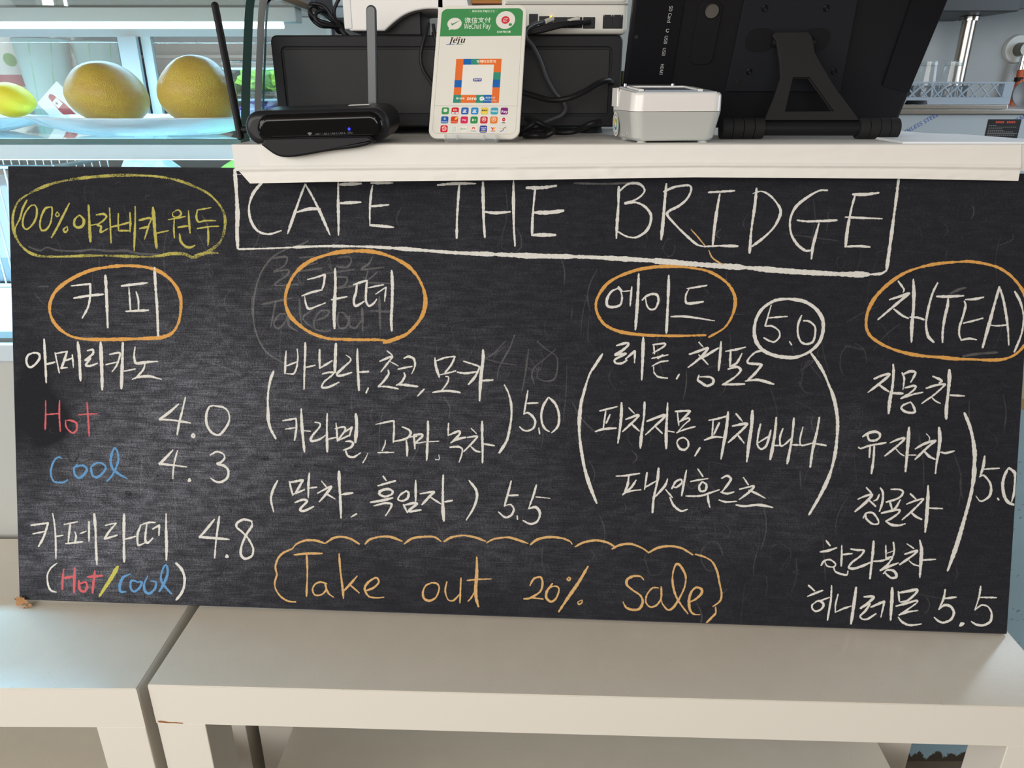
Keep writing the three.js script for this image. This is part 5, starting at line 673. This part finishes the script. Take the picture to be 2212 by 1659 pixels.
// ---------------------------------------------------------------- point of sale screen seen from behind
{
  const lean = 0.44, O = V(0.3005, 0.953, -0.952), up = V(0, Math.cos(lean), Math.sin(lean)), nrm = V(0, -Math.sin(lean), Math.cos(lean));
  const t = thing('touch_monitor', 'black touch screen monitor seen from behind on a folding stand', 'monitor', O.toArray()); t.quaternion.setFromRotationMatrix(new THREE.Matrix4().makeBasis(V(1, 0, 0), up, nrm));
  const L = (u, v) => { const p = onPlane(u, v, O, nrm).sub(O); return [p.x, p.dot(up)]; };
  const W = 0.338, H = 0.235, bk = { specularIntensity: 0.4 }, dark = phys(0.009, 0.009, 0.011, 0.5, bk), darker = phys(0.006, 0.006, 0.008, 0.45, bk), mid = phys(0.013, 0.014, 0.018, 0.48, bk);
  part('back_shell', rbox(W, H, 0.02, 0.006, 0, H / 2, -0.0105), dark, t);
  const [lx0] = L(1352, 100), lx1 = L(1474, 30)[0], rx0 = L(1935, 30)[0], [ry0, ry1] = [L(1887, 208), L(1958, 223)];
  const sideL = part('port_strip', rspan(-W / 2 + 0.002, lx1, 0.02, H - 0.004, -0.004, 0.0012, 0.0008), darker, t);
  part('port_strip', plate3(poly([[W / 2 - 0.038, 0.056], [W / 2 - 0.004, 0.048], [W / 2 - 0.002, H - 0.004], [W / 2 - 0.044, H - 0.004]]), 0.003, 0.0006), darker, t);
  const a0 = L(1566, 195), a1 = L(1605, 0), b0 = L(1806, 195), b1 = L(1832, 0);
  part('mount_plate', plate3(poly([[a0[0], a0[1]], [b0[0] + 0.004, b0[1]], [b1[0], H - 0.02], [a1[0], H - 0.02]]), 0.0034, 0.0008), mid, t);
  part('cover_panel', plate3((() => { const [x0, y0] = L(1490, 138), [x1, y1] = L(1565, 4); return roundRect(x1 - x0, y1 - y0, 0.008); })(), 0.0012, 0.0004).translate((L(1490, 70)[0] + L(1560, 70)[0]) / 2, (L(1500, 138)[1] + L(1500, 4)[1]) / 2, 0.0002), dark, t);
  const bt = L(1537, 22); part('power_button', cyl(0.0072, 0.0072, 0.002, 0, 0, 0, 32).rotateX(Math.PI / 2).translate(bt[0], bt[1], 0.002), std(0.35, 0.35, 0.35, 0.3, { metalness: 1 }), t);
  part('button_ring', new THREE.TorusGeometry(0.0076, 0.0007, 8, 32).translate(bt[0], bt[1], 0.002), M.black, t);
  for (const [u, v] of [[1650, 15], [1783, 15], [1617, 152], [1800, 152]]) { const [x, y] = L(u, v); part('mount_hole', new THREE.TorusGeometry(0.0026, 0.0009, 8, 20).translate(x, y, 0.0036), M.blackGloss, t); }
  for (const [u, v] of [[1591, 173], [1374, 78], [2004, 76]]) { const [x, y] = L(u, v); part('screw', new THREE.CylinderGeometry(0.0022, 0.0022, 0.0012, 16).rotateX(Math.PI / 2).translate(x, y, u === 1591 ? 0.0038 : 0.0018), std(0.08, 0.08, 0.08, 0.25, { metalness: 0.8 }), t); }
  for (const [u, s] of [[1640, -1], [1758, 1]]) { const [x, y] = L(u, 84); part('hinge_recess', plate3(roundRect(0.032, 0.025, 0.011), 0.0008).translate(x, y, 0.0034), M.black, t); }
  const txt = std(0.45, 0.45, 0.45, 0.6);
  for (const [s, u, v] of [['SD Card', 1447, 30], ['USB', 1438, 85], ['USB', 1434, 111], ['HDMI', 1429, 149]]) lettering(s, 0.0036, sideL, txt, (g) => { const [x, y] = L(u, v); g.rotateZ(-Math.PI / 2).translate(x, y, 0.00125); }, fontR);
  { const [x, y] = L(1442, 65); part('headphone_mark', new THREE.TorusGeometry(0.0017, 0.00035, 6, 16, 5).rotateZ(0.6).translate(x, y, 0.00135), txt, sideL); }
  // folding stand
  const bar = V(0, 0.9585, -0.872).sub(V(0, O.y, O.z)), barL = [bar.dot(up), bar.dot(nrm)];
  const hinge = L(1712, 76), flipped = (pts) => pts;
  // stand leg lies in a plane from the hinge to the foot bar
  const h0 = V(hinge[0], hinge[1], 0.006), f0 = V(0, barL[0], barL[1]), sy = V(0, h0.y - f0.y, h0.z - f0.z).normalize(), sx = V(1, 0, 0), sz = sx.clone().cross(sy), toStand = (u, v) => { const n = up.clone().multiplyScalar(sz.y).addScaledVector(nrm, sz.z), o = O.clone().addScaledVector(up, f0.y).addScaledVector(nrm, f0.z), p = onPlane(u, v, o, n).sub(o), w = up.clone().multiplyScalar(sy.y).addScaledVector(nrm, sy.z); return [p.x, p.dot(w)]; };
  const out = [[1648, 262], [1668, 215], [1683, 170], [1680, 130], [1674, 92], [1666, 80], [1670, 73], [1742, 72], [1750, 82], [1753, 95], [1757, 118], [1775, 150], [1800, 192], [1852, 262]].map(([u, v]) => toStand(u, v)), hole = [[1690, 245], [1708, 168], [1746, 168], [1800, 244]].map(([u, v]) => toStand(u, v));
  const ls = poly(out); ls.holes.push(new THREE.Path(hole.map(([x, y]) => new THREE.Vector2(x, y))));
  const st = part('stand_leg', plate3(ls, 0.005, 0.0008).applyMatrix4(new THREE.Matrix4().makeBasis(sx, sy, sz).setPosition(f0)), phys(0.014, 0.014, 0.0145, 0.6, bk), t);
  const A = L(1664, 86), Bq = L(1755, 86); part('hinge_barrel', rod(V(A[0], A[1], 0.007), V(Bq[0], Bq[1], 0.007), 0.0042, 20), M.black, st);
  const wx = (u) => atZ(u, 280, -0.872).x - O.x;
  part('foot_bar', rod(V(wx(1600), barL[0], barL[1]), V(wx(1880), barL[0], barL[1]), 0.0078, 24), M.black, st);
  for (const [u0, u1] of [[1556, 1647], [1850, 1937]]) { const n = 4; for (let i = 0; i < n; i++) { const p = wx(u0 + (u1 - u0) * i / n) + 0.0004, q = wx(u0 + (u1 - u0) * (i + 1) / n) - 0.0004; part('rubber_ring', rod(V(p, barL[0], barL[1]), V(q, barL[0], barL[1]), 0.0111, 28), M.rubber, st); } }
}
// little things between modem and monitor
{
  const a = thing('dock_stand', 'black flat dock with metal posts behind the card reader', 'dock', [0.175, CT, -0.935]);
  part('tray_top', rspan(-0.045, 0.012, 0.048, 0.058, -0.012, 0.012, 0.001), M.black, a); for (const x of [-0.044, 0.011]) part('post', cyl(0.0022, 0.0022, 0.058, x, 0.029, 0.0135, 12), M.chrome, a);
  const b = single('note_pad', rbox(0.03, 0.045, 0.03, 0.001, 0, 0.0226, 0), std(0.40, 0.38, 0.17, 0.8), 'olive yellow note block behind the monitor edge', 'note pad'); b.position.set(0.165, CT + 0.03, -1.1);
  const c = single('pouch', (() => { const g = new THREE.SphereGeometry(0.03, 24, 16); g.scale(0.9, 0.55, 0.5); return g; })(), std(0.10, 0.012, 0.045, 0.8), 'dark maroon pouch below the olive note block', 'pouch'); c.position.set(0.165, CT + 0.0168, -1.1);
}

// ---------------------------------------------------------------- kitchen behind the counter
{
  const z = -1.92, L = 0.62, R = 1.75, topY = 0.963;
  const t = thing('sink_unit', 'stainless steel kitchen unit still wrapped in pale blue film', 'kitchen unit', [(L + R) / 2, 0, z - 0.28]);
  const w = R - L;
  const film = part('film_front', rspan(-w / 2, w / 2, 0.08, 0.9405, -0.27, 0.27, 0.003), std(0.42, 0.49, 0.545, 0.3), t);
  part('plinth', span(-w / 2 + 0.02, w / 2 - 0.02, 0, 0.08, -0.26, 0.22), M.black, t);
  part('worktop', rspan(-w / 2, w / 2, 0.941, 0.952, -0.28, 0.28, 0.002), M.steel, t);
  part('drain_board', rspan(-w / 2, atZ(2188, 230, z).x - (L + R) / 2, 0.9525, topY, -0.28, 0.262, 0.002), M.steel, t);
  const ink = std(0.10, 0.16, 0.42, 0.6);
  const put = (u, v, a) => (g) => { const p = atZ(u, v, z); g.rotateZ(a).translate(p.x - (L + R) / 2, p.y, 0.2702); };
  lettering('STAINLESS STEEL', 0.0098, film, ink, put(1985, 272, 0.525));
  lettering('STAINLESS STEEL', 0.0098, film, ink, put(2242, 238, 0.525));
  const a = atZ(2140, 258, z), b = atZ(2202, 301, z);
  part('warning_label', new THREE.PlaneGeometry(b.x - a.x, a.y - b.y).translate((a.x + b.x) / 2 - (L + R) / 2, (a.y + b.y) / 2, 0.2704), new THREE.MeshStandardMaterial({ roughness: 0.4, map: canvasTex(256, 160, (g, W, H) => { g.fillStyle = '#101114'; g.fillRect(0, 0, W, H); g.fillStyle = '#c0452f'; for (let i = 0; i < 9; i++) if (i !== 4) g.fillRect(62 + i * 17, 14, 14, 17); g.fillStyle = '#9a9a9a'; let k = 5; for (let r = 0; r < 8; r++) { let x = 16; const end = [70, 230, 110, 140, 215, 235, 232, 60][r]; while (x < end) { const d = 6 + (k = (k * 37 + 11) % 19); g.fillRect(x, 48 + r * 13, d, 4); x += d + 4; } } }) }), film);
}
{
  // glass rack with its lattice sides
  const z = -1.95, R = atZ(2186, 200, z).x, W = 0.5, y0 = 0.9635, H = 0.0515, cx = R - W / 2;
  const t = thing('glass_rack', 'pale blue plastic glass rack with a diamond lattice side', 'rack', [cx, y0, z - 0.2]);
  const m = std(0.31, 0.38, 0.46, 0.5);
  part('shade_block', span(-W / 2 + 0.03, W / 2 - 0.03, 0.0165, H - 0.008, -0.18, 0.06), std(0.055, 0.068, 0.08, 0.5), t);  // solid dark block painted in for the shade inside the rack
  part('rack_base', (() => { const s = poly([[-W / 2, 0], [-0.01, 0], [-0.006, 0.009], [0.044, 0.009], [0.048, 0], [W / 2, 0], [W / 2, 0.016], [-W / 2, 0.016]]); return plate3(s, 0.4).translate(-0.0, 0, -0.2); })(), m, t);
  part('rim', [span(-W / 2, W / 2, H - 0.004, H, 0.194, 0.2), span(-W / 2, W / 2, H - 0.004, H, -0.2, -0.194), span(-W / 2, -W / 2 + 0.006, H - 0.004, H, -0.194, 0.194), span(W / 2 - 0.006, W / 2, H - 0.004, H, -0.194, 0.194)], m, t);
  for (const [x, zz] of [[-W / 2 + 0.011, 0.189], [W / 2 - 0.011, 0.189], [-W / 2 + 0.011, -0.189], [W / 2 - 0.011, -0.189]]) part('corner_post', box(0.022, H - 0.0205, 0.022, x, H / 2 + 0.006, zz), m, t);
  const n = 15, x0 = -W / 2 + 0.022, dx = (W - 0.044) / n, lo = 0.0165, hi = H - 0.0045;
  for (let i = 0; i < n; i++) { const a = x0 + i * dx, c = a + dx / 2, mid = (lo + hi) / 2; part('lattice_bar', rod(V(a - (i ? dx / 2 : 0), i ? lo : mid, 0.197), V(c, hi, 0.197), 0.0026, 6), m, t); part('lattice_bar', rod(V(a, hi - (i ? 0 : 0), 0.197), V(a + dx * 0.98, lo, 0.197), 0.0017, 6), m, t); }
  for (let i = 0; i < 17; i++) part('divider', box(0.004, H - 0.028, 0.004, -W / 2 + 0.05 + i * 0.025, H / 2 + 0.003, 0.064), m, t);
  // upturned glasses
  const gl = phys(0.9, 0.93, 0.94, 0.03, { transmission: 0.92, thickness: 0, side: THREE.DoubleSide });
  [[2002, -2.02, 'upturned clear tumbler in the rack close to the black monitor'], [2053, -2.02, 'upturned clear tumbler in the rack in front of the steel post']].forEach(([u, zz, label]) => {
    const p = atZ(u, 170, zz), g = thing('tumbler', label, 'glass', [p.x, y0 + 0.0165, zz], 0, 'glasses in the rack');
    part('glass_wall', new THREE.LatheGeometry([[0.0275, 0], [0.0262, 0.02], [0.0225, 0.055], [0.0205, 0.076], [0.021, 0.083], [0.0195, 0.0845], [0, 0.0845]].map(([r, y]) => new THREE.Vector2(r, y)), 36), gl, g);
    part('thick_foot', new THREE.LatheGeometry([[0, 0.072], [0.0188, 0.072], [0.019, 0.08], [0, 0.083]].map(([r, y]) => new THREE.Vector2(r, y)), 36), phys(0.75, 0.8, 0.8, 0.05, { transmission: 0.6, thickness: 0 }), g);
  });
}
{
  const z = -2.55, a = atZ(2063, 180, z), b = atZ(2098, 30, z), post = thing('steel_post', 'polished steel post behind the glass rack', 'post', [a.x + 0.005, 0, z]);
  const py = atZ(2080, 30, -2.5).y - 0.016; part('tube', cyl(0.021, 0.021, py, 0, py / 2, 0), std(0.5, 0.47, 0.43, 0.25, { metalness: 1 }), post); part('flange', cyl(0.03, 0.03, 0.012, 0, py + 0.0062, 0), M.chrome, post);
  const h = thing('extractor_hood', 'dark grey hood overhanging the kitchen wall', 'hood', [0, 0, 0]);
  const y = atZ(2080, 30, -2.5).y;
  part('hood_body', (() => { const g = plate3(poly([[0, 0], [0.75, 0.10], [1.25, 0.18], [1.25, 0.36], [0, 0.36]]), 0.3); return g.translate(a.x + 0.02, y, -2.745); })(), std(0.02, 0.023, 0.027, 0.5), h);
  part('hood_front', rspan(a.x - 0.25, a.x + 0.06, y - 0.002, y + 0.34, -2.744, -2.40, 0.004), std(0.028, 0.031, 0.034, 0.5), h);
  const tp = atZ(2196, 106, -2.745), tap = thing('water_tap', 'round wall tap with a blue lever above an orange hose', 'tap', [tp.x, tp.y, -2.7495]);
  part('wall_plate', cyl(0.042, 0.046, 0.012, 0, 0, 0, 40).rotateX(Math.PI / 2).translate(0, 0, 0.0065), std(0.62, 0.64, 0.62, 0.4), tap);
  part('valve', cyl(0.02, 0.022, 0.04, 0, 0, 0, 24).rotateX(Math.PI / 2).translate(0.004, -0.002, 0.032), std(0.18, 0.17, 0.15, 0.35, { metalness: 0.8 }), tap);
  part('outlet', cyl(0.011, 0.012, 0.05, 0.008, -0.04, 0.04), M.chrome, tap);
  part('lever', rbox(0.045, 0.018, 0.014, 0.005, 0.03, -0.058, 0.045).rotateZ(0.25), std(0.14, 0.22, 0.62, 0.4), tap);
  const hs = thing('hose', 'orange rubber hose hanging from the wall tap', 'hose'); const q = V(tp.x + 0.008, tp.y - 0.066, -2.708);
  part('hose_tube', tube([q, q.clone().add(V(0.0, -0.05, 0.005)), q.clone().add(V(-0.02, -0.12, 0.02)), q.clone().add(V(-0.05, -0.22, 0.03)), q.clone().add(V(-0.06, -0.5, 0.03))], 0.011, 40, 12), std(0.52, 0.09, 0.02, 0.5), hs);
  part('hose_clamp', cyl(0.0135, 0.0135, 0.014, q.x, q.y - 0.03, q.z), M.black, hs);
  const pz = -2.12, pc = atZ(2200, 212, pz), pan = thing('steam_pan', 'round grey steel pan standing on edge beside the rack', 'pan', [pc.x + 0.006, 0.9525, pz]);
  part('pan_bowl', new THREE.LatheGeometry([[0, 0], [0.05, 0.002], [0.062, 0.012], [0.066, 0.03], [0.068, 0.031], [0.064, 0.033], [0.05, 0.006], [0, 0.004]].map(([r, y]) => new THREE.Vector2(r, y)), 40).scale(0.5, 0.5, 0.5).rotateX(Math.PI / 2).translate(0, 0.0345, 0), std(0.16, 0.165, 0.17, 0.45), pan);
  part('pan_handle', rbox(0.04, 0.01, 0.01, 0.004, 0.053, 0.036, 0.008), M.black, pan);
  const c1 = thing('wall_cabinet', 'pale blue wall cabinet glimpsed above the display case roof', 'cabinet', [0, 0, 0]);
  const k = atZ(680, 38, -2.42), k2 = atZ(790, 38, -2.42);
  part('cabinet_box', rspan(k.x, k2.x, k.y, 1.75, -2.745, -2.43, 0.003), std(0.45, 0.58, 0.66, 0.5), c1);
  part('cabinet_door', rspan(k.x + 0.004, k2.x - 0.004, k.y + 0.03, 1.74, -2.43, -2.415, 0.003), std(0.52, 0.66, 0.74, 0.45), c1);
  const o = thing('wall_box', 'orange and yellow box on a wall shelf above the sign', 'box', [0, 0, 0]); const ob = atZ(1085, 8, -2.4);
  part('box_body', rspan(ob.x - 0.09, ob.x + 0.10, ob.y, 1.5, -2.745, -2.4, 0.003), std(0.55, 0.20, 0.05, 0.6), o); part('yellow_band', rspan(ob.x - 0.091, ob.x + 0.101, ob.y + 0.008, ob.y + 0.03, -2.745, -2.398, 0.002), std(0.62, 0.36, 0.04, 0.6), o);
}
renderer.render(scene, camera);
